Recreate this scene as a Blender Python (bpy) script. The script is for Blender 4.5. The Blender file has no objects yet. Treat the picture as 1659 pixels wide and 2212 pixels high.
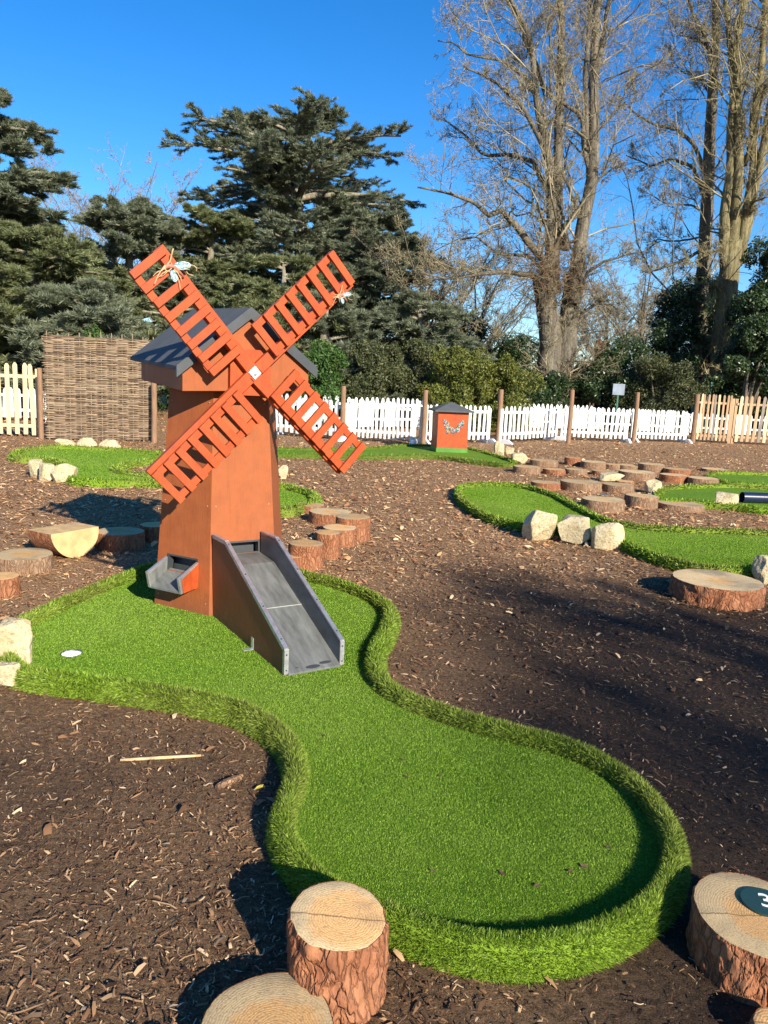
import bpy, bmesh, math, random
import numpy as np
from mathutils import Vector, Matrix
from mathutils.geometry import tessellate_polygon
rng = np.random.default_rng(7)
random.seed(7)
PI = math.pi
sc = bpy.context.scene
COL = sc.collection

# ------------------------------------------------------------------ camera
F, CX, CY, H = 1661.0, 829.5, 1105.5, 1.6          # photo measured on a 1659 x 2211 grid
PITCH, ROLL = math.radians(9.87), math.radians(2.6)
fw = np.array([0, math.cos(PITCH), -math.sin(PITCH)])
x0 = np.array([1., 0, 0]); u0 = np.cross(x0, fw)
cr = x0 * math.cos(ROLL) + u0 * math.sin(ROLL)
cu = -x0 * math.sin(ROLL) + u0 * math.cos(ROLL)
O = np.array([0, 0, H])
cam_d = bpy.data.cameras.new('camera'); cam = bpy.data.objects.new('camera', cam_d); COL.objects.link(cam)
cam_d.sensor_fit = 'VERTICAL'; cam_d.sensor_height = 24; cam_d.lens = 24 * F / 2211.0
cam_d.clip_start = 0.05; cam_d.clip_end = 3000
M = Matrix.Identity(4)
for i in range(3):
    M[i][0] = cr[i]; M[i][1] = cu[i]; M[i][2] = -fw[i]; M[i][3] = O[i]
cam.matrix_world = M
sc.camera = cam
sc.render.resolution_x = 768; sc.render.resolution_y = 1024

def ray(u, v): return fw + cr * (u - CX) / F - cu * (v - CY) / F
def at(u, v, z=0.0):
    d = ray(u, v); k = (z - H) / d[2]; p = O + d * k; return np.array([p[0], p[1], z])
def far(u, v, Y):
    d = ray(u, v); return O + d * (Y / d[1])
def pxm(p):                                        # metres per photo pixel at p
    return float(np.dot(np.asarray(p) - O, fw)) / F
def c5(x, y): return (972 + .4141 * x, 769.5 + .4141 * y)
def c4(x, y): return (567 + .3418 * x, 688.5 + .3418 * y)
def c3(x, y): return (.3418 * x, 688.5 + .3418 * y)
def cb(x, y): return (810 + .5117 * x, .5117 * y)

# ------------------------------------------------------------------ tagging
def tag(o, label=None, cat=None, group=None, kind=None):
    if label: o['label'] = label
    if cat: o['category'] = cat
    if group: o['group'] = group
    if kind: o['kind'] = kind
    return o
def empty(name, loc, rz=0, **k):
    o = bpy.data.objects.new(name, None); COL.objects.link(o); o.location = loc; o.rotation_euler = (0, 0, rz)
    o.empty_display_size = .1
    return tag(o, **k)
def mesh_obj(name, V, faces, mat, parent=None, smooth=False, **k):
    """V (n,3); faces: list of (m,k) int arrays or python lists"""
    me = bpy.data.meshes.new(name)
    V = np.asarray(V, dtype=np.float32)
    if not isinstance(faces, (list, tuple)): faces = [faces]
    if len(faces) and not isinstance(faces[0], np.ndarray):
        me.from_pydata([tuple(map(float, v)) for v in V], [], [tuple(map(int, f)) for f in faces])
    else:
        me.vertices.add(len(V)); me.vertices.foreach_set('co', V.ravel())
        loops = np.concatenate([f.ravel() for f in faces]).astype(np.int32)
        tot = np.concatenate([np.full(len(f), f.shape[1]) for f in faces]).astype(np.int32)
        start = np.concatenate([[0], np.cumsum(tot)[:-1]]).astype(np.int32)
        me.loops.add(len(loops)); me.loops.foreach_set('vertex_index', loops)
        me.polygons.add(len(tot)); me.polygons.foreach_set('loop_start', start); me.polygons.foreach_set('loop_total', tot)
    me.update(calc_edges=True)
    me.materials.append(mat)
    if smooth: me.polygons.foreach_set('use_smooth', [True] * len(me.polygons))
    o = bpy.data.objects.new(name, me); COL.objects.link(o)
    if parent is not None: o.parent = parent
    return tag(o, **k)
def copy_tree(o, parent=None):
    c = o.copy(); COL.objects.link(c); c.parent = parent
    for ch in [x for x in bpy.data.objects if x.parent is o]: copy_tree(ch, c)
    return c

class MB:
    """collects convex solids and sheets into one mesh"""
    def __init__(s): s.v = []; s.f = []
    def add(s, vs, fs):
        n = len(s.v); s.v += [tuple(map(float, p)) for p in vs]; s.f += [tuple(i + n for i in f) for f in fs]; return s
    def box(s, a, b, T=None):
        x0, y0, z0 = a; x1, y1, z1 = b
        vs = [(x0, y0, z0), (x1, y0, z0), (x1, y1, z0), (x0, y1, z0), (x0, y0, z1), (x1, y0, z1), (x1, y1, z1), (x0, y1, z1)]
        if T: vs = [T(*p) for p in vs]
        return s.add(vs, [(0, 3, 2, 1), (4, 5, 6, 7), (0, 1, 5, 4), (1, 2, 6, 5), (2, 3, 7, 6), (3, 0, 4, 7)])
    def prism(s, pts, d):                           # 3-d polygon pushed along d
        n = len(pts); d = np.asarray(d)
        vs = [np.asarray(p, float) for p in pts] + [np.asarray(p, float) + d for p in pts]
        return s.add(vs, [tuple(range(n))[::-1], tuple(range(n, 2 * n))] + [(i, (i + 1) % n, (i + 1) % n + n, i + n) for i in range(n)])
    def tube(s, pts, rad, n=8, cap=True):
        pts = [np.asarray(p, float) for p in pts]; rings = []
        if np.isscalar(rad): rad = [rad] * len(pts)
        t = pts[1] - pts[0]; t /= np.linalg.norm(t)
        a = np.cross(t, [0, 0, 1.]); 
        if np.linalg.norm(a) < .1: a = np.cross(t, [1., 0, 0])
        a /= np.linalg.norm(a)
        vs = []; m = len(pts)
        for i, p in enumerate(pts):
            t = pts[min(i + 1, m - 1)] - pts[max(i - 1, 0)]; t /= np.linalg.norm(t)
            a = a - t * (a @ t); a /= np.linalg.norm(a); b = np.cross(t, a)
            for k in range(n):
                w = 2 * PI * k / n; vs.append(p + rad[i] * (math.cos(w) * a + math.sin(w) * b))
        fs = [(i * n + k, i * n + (k + 1) % n, (i + 1) * n + (k + 1) % n, (i + 1) * n + k) for i in range(m - 1) for k in range(n)]
        if cap: fs += [tuple(range(n))[::-1], tuple(range((m - 1) * n, m * n))]
        return s.add(vs, fs)
    def build(s, name, mat, parent=None, smooth=False, bevel=0, **k):
        o = mesh_obj(name, s.v, [list(f) for f in s.f] if s.f else [], mat, parent, smooth, **k)
        if bevel:
            b = o.modifiers.new('bevel', 'BEVEL'); b.width = bevel; b.segments = 2; b.limit_method = 'ANGLE'; b.angle_limit = .6
        return o

# ------------------------------------------------------------------ value noise (numpy)
def vnoise(P, scale, seed=0):
    P = np.asarray(P, float) / scale + 1000 + seed * 17.3
    i = np.floor(P).astype(np.int64); f = P - i; f = f * f * (3 - 2 * f)
    r = 0
    for dx in (0, 1):
        for dy in (0, 1):
            for dz in (0, 1):
                h = (i[:, 0] + dx) * 374761393 + (i[:, 1] + dy) * 668265263 + (i[:, 2] + dz) * 2147483647 + seed * 9176
                h = (h ^ (h >> 13)) * 1274126177; h = (h ^ (h >> 16)) & 0xffff
                w = (f[:, 0] if dx else 1 - f[:, 0]) * (f[:, 1] if dy else 1 - f[:, 1]) * (f[:, 2] if dz else 1 - f[:, 2])
                r = r + w * h / 65535.
    return r * 2 - 1

# ------------------------------------------------------------------ materials
def mat(name):
    m = bpy.data.materials.new(name); m.use_nodes = True
    nt = m.node_tree; b = nt.nodes['Principled BSDF']
    return m, nt, b
def N(nt, t, **k):
    n = nt.nodes.new(t)
    for a, v in k.items():
        if a in [i.name for i in n.inputs]: n.inputs[a].default_value = v
        else: setattr(n, a.lower() if hasattr(n, a.lower()) and not hasattr(n, a) else a, v)
    return n
def L(nt, a, b): nt.links.new(a, b)
def ramp(nt, src, stops, interp='LINEAR'):
    r = nt.nodes.new('ShaderNodeValToRGB'); r.color_ramp.interpolation = interp
    e = r.color_ramp.elements
    while len(e) < len(stops): e.new(.5)
    for i, (p, c) in enumerate(stops):
        e[i].position = p; e[i].color = (c, c, c, 1) if np.isscalar(c) else (*c, 1)
    L(nt, src, r.inputs[0]); return r.outputs[0]
def noise(nt, scale, detail=4, rough=.55, coord='Object', stretch=None, dist=0):
    tc = nt.nodes.new('ShaderNodeTexCoord'); src = tc.outputs[coord]
    if stretch:
        mp = nt.nodes.new('ShaderNodeMapping'); mp.inputs['Scale'].default_value = stretch; L(nt, src, mp.inputs[0]); src = mp.outputs[0]
    n = nt.nodes.new('ShaderNodeTexNoise'); n.inputs['Scale'].default_value = scale; n.inputs['Detail'].default_value = detail
    n.inputs['Roughness'].default_value = rough; n.inputs['Distortion'].default_value = dist
    L(nt, src, n.inputs['Vector']); return n.outputs['Fac']
def mix(nt, fac, a, b, mode='MIX'):
    m = nt.nodes.new('ShaderNodeMix'); m.data_type = 'RGBA'; m.blend_type = mode
    for s, v in ((m.inputs[0], fac), (m.inputs[6], a), (m.inputs[7], b)):
        if isinstance(v, bpy.types.NodeSocket): L(nt, v, s)
        elif np.isscalar(v): s.default_value = v
        else: s.default_value = (*v, 1)
    return m.outputs[2]
def bump(nt, b, h, strength=.5, dist=.01):
    n = nt.nodes.new('ShaderNodeBump'); n.inputs['Strength'].default_value = strength; n.inputs['Distance'].default_value = dist
    L(nt, h, n.inputs['Height']); L(nt, n.outputs[0], b.inputs['Normal'])
def island(nt): return nt.nodes.new('ShaderNodeNewGeometry').outputs['Random Per Island']
def simple(name, col, rough=.6, var=.25, scale=6, bmp=.15, bscale=60, metal=0, stretch=None, bdist=.004, spec=.5):
    m, nt, b = mat(name)
    f = noise(nt, scale, 5, .6, stretch=stretch)
    c = np.array(col)
    L(nt, ramp(nt, f, [(.3, tuple(c * (1 - var))), (.7, tuple(np.minimum(c * (1 + var), 1)))]), b.inputs['Base Color'])
    b.inputs['Roughness'].default_value = rough; b.inputs['Metallic'].default_value = metal
    b.inputs['Specular IOR Level'].default_value = spec
    if bmp: bump(nt, b, noise(nt, bscale, 4, stretch=stretch), bmp, bdist)
    return m
def leafmat(name, stops, rough=.5, trans=.25, spec=.4):
    m, nt, b = mat(name)
    c = ramp(nt, island(nt), stops)
    f = noise(nt, .8, 3, coord='Object')
    c = mix(nt, ramp(nt, f, [(.35, 0), (.7, .45)]), c, tuple(np.array(stops[-1][1]) * .75))
    L(nt, c, b.inputs['Base Color']); b.inputs['Roughness'].default_value = rough; b.inputs['Specular IOR Level'].default_value = spec
    if trans:
        t = nt.nodes.new('ShaderNodeBsdfTranslucent'); L(nt, c, t.inputs[0])
        mx = nt.nodes.new('ShaderNodeMixShader'); mx.inputs[0].default_value = trans
        L(nt, b.outputs[0], mx.inputs[1]); L(nt, t.outputs[0], mx.inputs[2])
        L(nt, mx.outputs[0], nt.nodes['Material Output'].inputs[0])
    return m

MAT = {}
def mth(nt, op, a, b=None, c=None, clamp=False):
    n = nt.nodes.new('ShaderNodeMath'); n.operation = op; n.use_clamp = clamp
    for k, v in enumerate((a, b, c)):
        if v is None: continue
        if isinstance(v, bpy.types.NodeSocket): L(nt, v, n.inputs[k])
        else: n.inputs[k].default_value = v
    return n.outputs[0]
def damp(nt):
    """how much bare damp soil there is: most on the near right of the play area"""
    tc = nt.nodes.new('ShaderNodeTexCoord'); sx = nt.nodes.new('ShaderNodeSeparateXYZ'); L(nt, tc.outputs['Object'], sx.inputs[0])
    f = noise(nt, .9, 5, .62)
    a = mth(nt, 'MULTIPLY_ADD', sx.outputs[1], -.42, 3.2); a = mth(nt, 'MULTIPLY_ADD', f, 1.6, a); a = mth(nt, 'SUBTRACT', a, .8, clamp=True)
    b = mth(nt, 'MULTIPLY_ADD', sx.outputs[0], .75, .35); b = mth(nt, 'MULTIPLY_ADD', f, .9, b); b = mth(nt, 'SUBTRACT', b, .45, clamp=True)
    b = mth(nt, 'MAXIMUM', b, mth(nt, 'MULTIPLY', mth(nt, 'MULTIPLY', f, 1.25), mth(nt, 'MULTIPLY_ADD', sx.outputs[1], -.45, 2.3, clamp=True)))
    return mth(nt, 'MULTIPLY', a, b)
def soil():
    m, nt, b = mat('mulch_soil')
    f2 = noise(nt, 38, 8, .72, stretch=(1, 1.25, 1)); f3 = noise(nt, 170, 5, .75)
    ff = mix(nt, .5, f2, f3)
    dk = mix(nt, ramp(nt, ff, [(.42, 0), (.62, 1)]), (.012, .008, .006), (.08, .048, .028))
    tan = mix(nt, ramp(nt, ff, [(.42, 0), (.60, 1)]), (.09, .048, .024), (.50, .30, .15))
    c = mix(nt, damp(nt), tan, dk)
    L(nt, c, b.inputs['Base Color']); b.inputs['Roughness'].default_value = .9; b.inputs['Specular IOR Level'].default_value = .2
    bump(nt, b, ff, .6, .02); return m
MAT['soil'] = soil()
def chips():
    m, nt, b = mat('wood_chip')
    r = island(nt)
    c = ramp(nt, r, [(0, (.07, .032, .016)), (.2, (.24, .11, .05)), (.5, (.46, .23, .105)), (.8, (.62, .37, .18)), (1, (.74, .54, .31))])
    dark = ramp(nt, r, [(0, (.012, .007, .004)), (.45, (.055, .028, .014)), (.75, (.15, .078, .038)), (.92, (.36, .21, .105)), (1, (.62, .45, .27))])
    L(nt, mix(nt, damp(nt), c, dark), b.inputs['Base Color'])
    b.inputs['Roughness'].default_value = .75; b.inputs['Specular IOR Level'].default_value = .3
    return m
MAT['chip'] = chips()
def turf(name, a, bb, scale):
    m, nt, b = mat(name)
    f = noise(nt, scale, 5, .75); g = noise(nt, 2.2, 3, .5)
    c = mix(nt, ramp(nt, f, [(.3, 0), (.7, 1)]), a, bb)
    c = mix(nt, ramp(nt, g, [(.35, 0), (.75, .35)]), c, tuple(np.array(a) * .8))
    L(nt, c, b.inputs['Base Color']); b.inputs['Roughness'].default_value = .75; b.inputs['Specular IOR Level'].default_value = .15
    bump(nt, b, f, 1, .012); return m
MAT['turf'] = turf('turf_pile', (.065, .15, .010), (.22, .37, .028), 190)
MAT['turf_back'] = turf('turf_long_pile_base', (.03, .075, .008), (.08, .15, .02), 90)
MAT['pile'] = leafmat('turf_short_blade', [(0, (.035, .10, .006)), (.45, (.12, .25, .013)), (.8, (.23, .39, .03)), (1, (.42, .56, .11))], .75, .3, .12)
MAT['blade'] = leafmat('turf_long_blade', [(0, (.04, .08, .008)), (.3, (.13, .225, .014)), (.65, (.25, .39, .03)), (.9, (.42, .60, .09)), (.97, (.60, .72, .22)), (1, (.32, .24, .10))], .75, .35, .12)

def painted(name, col, rough=.55, grain=True, var=.12, scuff=.25):
    m, nt, b = mat(name)
    c0 = np.array(col)
    f = noise(nt, 9, 6, .65); g = noise(nt, 3, 3, .5, stretch=(1, 1, .25)); h = noise(nt, 120, 4, .6, stretch=(1, 1, .12))
    c = mix(nt, ramp(nt, f, [(.3, 0), (.7, 1)]), tuple(c0 * (1 - var)), tuple(c0 * (1 + var)))
    c = mix(nt, ramp(nt, g, [(.55, 0), (.8, scuff)]), c, tuple(c0 * np.array([.8, .95, 1.1]) + .02))
    # mud splashes low on the boards and pale rubbed streaks
    tc = nt.nodes.new('ShaderNodeTexCoord'); sx = nt.nodes.new('ShaderNodeSeparateXYZ'); L(nt, tc.outputs['Object'], sx.inputs[0])
    mud = mth(nt, 'MULTIPLY_ADD', sx.outputs[2], -3.2, .85); mud = mth(nt, 'MULTIPLY_ADD', noise(nt, 26, 6, .75), 1.5, mud); mud = mth(nt, 'SUBTRACT', mud, 1.05, clamp=True)
    c = mix(nt, mth(nt, 'MULTIPLY', mud, .8), c, (.12, .075, .045))
    st2 = noise(nt, 30, 5, .7, stretch=(1, 1, .06))
    c = mix(nt, ramp(nt, st2, [(.54, 0), (.72, .42)]), c, tuple(c0 * .6))
    ps = noise(nt, 55, 4, .8)
    c = mix(nt, ramp(nt, ps, [(.68, 0), (.74, .5)]), c, tuple(np.minimum(c0 * 1.3 + .05, 1)))
    L(nt, c, b.inputs['Base Color'])
    L(nt, ramp(nt, f, [(.3, rough - .08), (.7, rough + .1)]), b.inputs['Roughness'])
    b.inputs['Specular IOR Level'].default_value = .22
    bump(nt, b, h, .45, .004); return m
MAT['tower'] = painted('terracotta_paint', (.30, .084, .027), .6)
MAT['sail'] = painted('orange_wood_paint', (.39, .066, .017), .55, var=.24)
MAT['roof'] = simple('roofing_felt', (.075, .08, .085), .85, .15, 5, .5, 300, bdist=.003)
MAT['edge'] = simple('black_edge', (.04, .045, .05), .5, .2)
MAT['alu'] = simple('aluminium_channel', (.50, .49, .49), .45, .2, 30, .25, 150, metal=.75)
MAT['lino'] = simple('grey_rubber_floor', (.13, .135, .128), .5, .35, 9, .35, 60, stretch=(3, .5, 1))
MAT['white'] = simple('white_fence_paint', (.74, .74, .71), .5, .06, 4, .1)
def white_wood():
    m, nt, b = mat('white_picket_paint')
    oi = nt.nodes.new('ShaderNodeObjectInfo'); c = ramp(nt, oi.outputs['Random'], [(0, (.56, .56, .52)), (.4, (.70, .70, .67)), (1, (.80, .80, .77))])
    tc = nt.nodes.new('ShaderNodeTexCoord'); sx = nt.nodes.new('ShaderNodeSeparateXYZ'); L(nt, tc.outputs['Object'], sx.inputs[0])
    g = mth(nt, 'MULTIPLY_ADD', sx.outputs[2], -2.6, .55); g = mth(nt, 'MULTIPLY_ADD', noise(nt, 12, 5, .7), .9, g); g = mth(nt, 'SUBTRACT', g, .55, clamp=True)
    c = mix(nt, mth(nt, 'MULTIPLY', g, .8), c, (.34, .30, .22)); L(nt, c, b.inputs['Base Color']); b.inputs['Roughness'].default_value = .55; return m
MAT['white'] = white_wood()
MAT['foot'] = simple('white_plastic_foot', (.70, .72, .75), .5, .08, 4, .1)
MAT['cup'] = simple('white_cup', (.85, .85, .85), .4, .03)
MAT['plate'] = simple('galvanised_plate', (.75, .75, .74), .3, .2, 60, .2, 100, metal=.7)
MAT['post'] = simple('brown_post', (.24, .135, .075), .85, .3, 8, .5, 40, stretch=(6, 6, .6), bdist=.01)
MAT['pine'] = simple('new_pine', (.62, .47, .27), .75, .25, 3, .3, 40, stretch=(6, 6, .5))
MAT['wpine'] = simple('weathered_pine', (.42, .27, .15), .8, .35, 2, .3, 40, stretch=(5, 5, .5))
MAT['navy'] = simple('navy_pipe', (.012, .018, .05), .3, .2)
MAT['plaque'] = simple('green_plaque', (.018, .05, .042), .35, .08, 10, .05)
MAT['lettering'] = simple('white_lettering', (.85, .87, .87), .4, .02)
MAT['sign'] = simple('sign_board', (.20, .24, .29), .4, .3, 3)
MAT['greenmesh'] = simple('green_mesh', (.01, .12, .07), .5, .2)
MAT['twig'] = simple('peeled_twig', (.52, .36, .19), .8, .4, 20)
MAT['bodyred'] = simple('red_brown_body', (.45, .14, .09), .6, .25, 30)
def mosaic(name, stops, rough=.25):
    m, nt, b = mat(name); L(nt, ramp(nt, island(nt), stops, 'CONSTANT'), b.inputs['Base Color']); b.inputs['Roughness'].default_value = rough; return m
MAT['mosaic'] = mosaic('mosaic_tile', [(0, (.03, .20, .30)), (.16, (.45, .47, .42)), (.28, (.45, .05, .03)), (.42, (.55, .30, .03)), (.56, (.04, .22, .09)), (.7, (.5, .48, .42)), (.80, (.06, .26, .38)), (.93, (.02, .03, .05))])
MAT['wing'] = mosaic('wing_tile', [(0, (.50, .56, .58)), (.4, (.14, .40, .50)), (.6, (.55, .60, .62)), (.82, (.06, .28, .30))])
def cut_mat():
    m, nt, b = mat('cut_wood')
    tc = nt.nodes.new('ShaderNodeTexCoord'); src = tc.outputs['Object']
    w = nt.nodes.new('ShaderNodeTexWave'); w.wave_type = 'RINGS'; w.rings_direction = 'Z'; w.inputs['Scale'].default_value = 44
    w.inputs['Distortion'].default_value = 6.5; w.inputs['Detail'].default_value = 3; w.inputs['Detail Scale'].default_value = 1.2; w.inputs['Detail Roughness'].default_value=.5
    oi0 = nt.nodes.new('ShaderNodeObjectInfo'); ang_ = mth(nt, 'MULTIPLY', oi0.outputs['Random'], 40.0)
    cx_ = nt.nodes.new('ShaderNodeCombineXYZ'); L(nt, mth(nt, 'MULTIPLY', mth(nt, 'SINE', ang_), .022), cx_.inputs[0]); L(nt, mth(nt, 'MULTIPLY', mth(nt, 'COSINE', ang_), .022), cx_.inputs[1])
    of_ = nt.nodes.new('ShaderNodeVectorMath'); L(nt, src, of_.inputs[0]); L(nt, cx_.outputs[0], of_.inputs[1]); src0 = src; src = of_.outputs[0]
    L(nt, src, w.inputs[0])
    f = noise(nt, 8, 6, .7); g = noise(nt, 160, 4, .7)
    ln = nt.nodes.new('ShaderNodeVectorMath'); ln.operation = 'LENGTH'
    mp = nt.nodes.new('ShaderNodeMapping'); mp.inputs['Scale'].default_value = (1, 1, 0); L(nt, src, mp.inputs[0]); L(nt, mp.outputs[0], ln.inputs[0])
    oi = nt.nodes.new('ShaderNodeObjectInfo')
    ma = nt.nodes.new('ShaderNodeMath'); ma.operation = 'MULTIPLY_ADD'; L(nt, f, ma.inputs[0]); ma.inputs[1].default_value = .12; L(nt, ln.outputs['Value'], ma.inputs[2])
    heart = mix(nt, ramp(nt, w.outputs['Fac'], [(0, 0), (.8, 1)]), (.62, .335, .12), (.76, .455, .195))
    sap = mix(nt, ramp(nt, w.outputs['Fac'], [(0, .1), (.8, .9)]), (.56, .40, .20), (.66, .485, .265))
    c = mix(nt, ramp(nt, ma.outputs[0], [(.150, 0), (.175, 1)]), heart, sap)
    c = mix(nt, ramp(nt, g, [(.34, .6), (.52, 0)]), c, (.22, .15, .08))
    c = mix(nt, ramp(nt, noise(nt, 3.5, 4, .6), [(.50, 0), (.64, .6)]), c, (.20, .165, .115))
    wv = nt.nodes.new('ShaderNodeTexNoise'); L(nt, oi.outputs['Random'], wv.inputs['Vector']) if False else None
    sx = nt.nodes.new('ShaderNodeSeparateXYZ'); L(nt, src, sx.inputs[0])
    cr_ = mth(nt, 'ABSOLUTE', mth(nt, 'ADD', sx.outputs[1], mth(nt, 'MULTIPLY_ADD', noise(nt, 14, 4, .6), .03, -.018)))
    c = mix(nt, ramp(nt, cr_, [(0, .8), (.0016, .5), (.0028, 0)]), c, (.10, .055, .03))
    sw_ = nt.nodes.new('ShaderNodeTexWave'); sw_.inputs['Scale'].default_value = 42; sw_.inputs['Distortion'].default_value = 2.5; L(nt, src, sw_.inputs[0])
    c = mix(nt, ramp(nt, sw_.outputs['Fac'], [(.5, 0), (1, .0)]), c, (.34, .24, .14))
    hs = nt.nodes.new('ShaderNodeHueSaturation'); L(nt, c, hs.inputs['Color'])
    L(nt, ramp(nt, oi.outputs['Random'], [(0, .78), (1, 1.15)]), hs.inputs['Value'])
    L(nt, hs.outputs[0], b.inputs['Base Color']); b.inputs['Roughness'].default_value = .8; b.inputs['Specular IOR Level'].default_value = .2
    bump(nt, b, mix(nt, .25, g, w.outputs['Fac']), .4, .003); return m
MAT['cut'] = cut_mat()
def bark_mat(name, lo, hi, sc1=34, zs=.4):
    m, nt, b = mat(name)
    v = nt.nodes.new('ShaderNodeTexVoronoi'); v.feature = 'DISTANCE_TO_EDGE'; v.inputs['Scale'].default_value = sc1
    tc = nt.nodes.new('ShaderNodeTexCoord'); mp = nt.nodes.new('ShaderNodeMapping'); mp.inputs['Scale'].default_value = (1, 1, zs); L(nt, tc.outputs['Object'], mp.inputs[0])
    nn = nt.nodes.new('ShaderNodeTexNoise'); nn.inputs['Scale'].default_value = 14; nn.inputs['Detail'].default_value = 5; L(nt, mp.outputs[0], nn.inputs[0])
    vm = nt.nodes.new('ShaderNodeVectorMath'); vm.operation = 'MULTIPLY_ADD'; L(nt, nn.outputs['Color'], vm.inputs[0]); vm.inputs[1].default_value = (.11, .11, .11); L(nt, mp.outputs[0], vm.inputs[2])
    L(nt, vm.outputs[0], v.inputs['Vector'])
    f = noise(nt, 30, 6, .7, stretch=(1, 1, .5)); g = noise(nt, 5, 4, .6)
    vc = nt.nodes.new('ShaderNodeTexVoronoi'); vc.inputs['Scale'].default_value = sc1; L(nt, vm.outputs[0], vc.inputs['Vector'])
    sr = nt.nodes.new('ShaderNodeSeparateXYZ'); L(nt, vc.outputs['Color'], sr.inputs[0])
    c = mix(nt, ramp(nt, f, [(.3, 0), (.72, 1)]), lo, hi)
    c = mix(nt, ramp(nt, g, [(.4, 0), (.65, .6)]), c, tuple(np.array(hi) * np.array([.75, .85, .95])))
    c = mix(nt, ramp(nt, sr.outputs[0], [(.2, .0), (.9, .55)]), c, tuple(np.array(lo) * 1.15))
    c = mix(nt, ramp(nt, v.outputs['Distance'], [(0, .55), (.07, 0)]), c, tuple(np.array(lo) * .55))
    L(nt, c, b.inputs['Base Color']); b.inputs['Roughness'].default_value = .85; b.inputs['Specular IOR Level'].default_value = .2
    h = mix(nt, .45, ramp(nt, v.outputs['Distance'], [(0, 0), (.18, 1)]), f)
    bump(nt, b, h, .9, .014); return m
MAT['bark'] = bark_mat('pine_bark_red', (.17, .06, .028), (.50, .21, .10))
MAT['bark2'] = bark_mat('pine_bark_grey', (.15, .08, .045), (.44, .27, .16))
MAT['trunk'] = bark_mat('tree_bark', (.05, .04, .03), (.26, .215, .15), 7, .14)
MAT['trunk_gold'] = bark_mat('lichen_bark', (.075, .06, .03), (.33, .27, .13), 7, .14)
def twigs(name, lo, hi):
    m, nt, b = mat(name); L(nt, ramp(nt, island(nt), [(0, lo), (1, hi)]), b.inputs['Base Color']); b.inputs['Roughness'].default_value = .8; b.inputs['Specular IOR Level'].default_value = .2; return m
MAT['branch'] = bark_mat('cedar_branch', (.12, .10, .07), (.42, .36, .26), 7, .14)
MAT['twigs'] = twigs('bare_twig', (.10, .08, .045), (.40, .34, .22))
MAT['twigs_gold'] = twigs('lichen_twig', (.10, .08, .04), (.42, .36, .20))
MAT['twigs_grey'] = twigs('far_twig', (.16, .13, .10), (.36, .31, .25))
MAT['wattle'] = twigs('hazel_rod', (.11, .07, .045), (.37, .27, .175))
def rockmat():
    m, nt, b = mat('limestone')
    f = noise(nt, 7, 7, .65); g = noise(nt, 2.3, 4, .6); h = noise(nt, 45, 5, .65)
    c = mix(nt, ramp(nt, f, [(.3, 0), (.7, 1)]), (.44, .34, .18), (.70, .60, .39))
    c = mix(nt, ramp(nt, g, [(.5, 0), (.68, .55)]), c, (.48, .37, .18))
    c = mix(nt, ramp(nt, h, [(.36, .6), (.5, 0)]), c, (.22, .16, .09))
    L(nt, c, b.inputs['Base Color']); b.inputs['Roughness'].default_value = .85; b.inputs['Specular IOR Level'].default_value = .25
    bump(nt, b, mix(nt, .5, f, h), 1.0, .03); return m
MAT['rock'] = rockmat()
MAT['cedar'] = leafmat('cedar_needle', [(0, (.07, .088, .052)), (.5, (.19, .215, .13)), (1, (.36, .39, .25))], .55, .35, .3)
MAT['cedar2'] = leafmat('yew_needle', [(0, (.07, .088, .038)), (.5, (.19, .215, .09)), (1, (.36, .38, .18))], .55, .35, .3)
MAT['holly'] = leafmat('holly_leaf', [(0, (.014, .030, .011)), (.6, (.032, .062, .02)), (1, (.075, .11, .035))], .38, .1, .45)
MAT['laurel'] = leafmat('laurel_leaf', [(0, (.03, .07, .02)), (.6, (.06, .13, .03)), (1, (.12, .19, .05))], .55, .2, .2)
MAT['olive'] = leafmat('olive_leaf', [(0, (.045, .06, .014)), (.5, (.12, .14, .03)), (1, (.25, .255, .05))], .5, .25, .3)
MAT['brownish'] = leafmat('mixed_leaf', [(0, (.03, .045, .018)), (.5, (.07, .085, .035)), (1, (.15, .15, .06))], .5, .2, .3)
MAT['dark'] = simple('dark_soil_bank', (.02, .022, .012), .95, .3)

# ------------------------------------------------------------------ world and sun
S = np.array([2.19, -3.68, 1.95]); S /= np.linalg.norm(S)
elev = math.asin(S[2]); azim = math.atan2(S[0], S[1])
w = bpy.data.worlds.new('World'); sc.world = w; w.use_nodes = True
nt = w.node_tree; bg = nt.nodes['Background']
sky = nt.nodes.new('ShaderNodeTexSky'); sky.sky_type = 'NISHITA'; sky.sun_disc = False
sky.sun_elevation = elev; sky.sun_rotation = azim; sky.air_density = 1.0; sky.dust_density = .1; sky.ozone_density = 5.0; sky.altitude = 200
hs = nt.nodes.new('ShaderNodeHueSaturation'); hs.inputs['Saturation'].default_value = 1.27; hs.inputs['Hue'].default_value = .505
L(nt, sky.outputs[0], hs.inputs['Color']); L(nt, hs.outputs[0], bg.inputs[0]); bg.inputs[1].default_value = .102
sd = bpy.data.lights.new('sun', 'SUN'); so = bpy.data.objects.new('sun', sd); COL.objects.link(so)
sd.energy = 5.0; sd.angle = math.radians(.5); sd.color = (1, .92, .77)
so.rotation_euler = Vector(S).to_track_quat('Z', 'Y').to_euler()
sc.view_settings.view_transform = 'Standard'; sc.view_settings.look = 'None'; sc.view_settings.exposure = .93; sc.view_settings.gamma = 1
sc.render.engine = 'CYCLES'; sc.cycles.max_bounces = 6; sc.cycles.diffuse_bounces = 3; sc.cycles.transparent_max_bounces = 4

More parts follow.
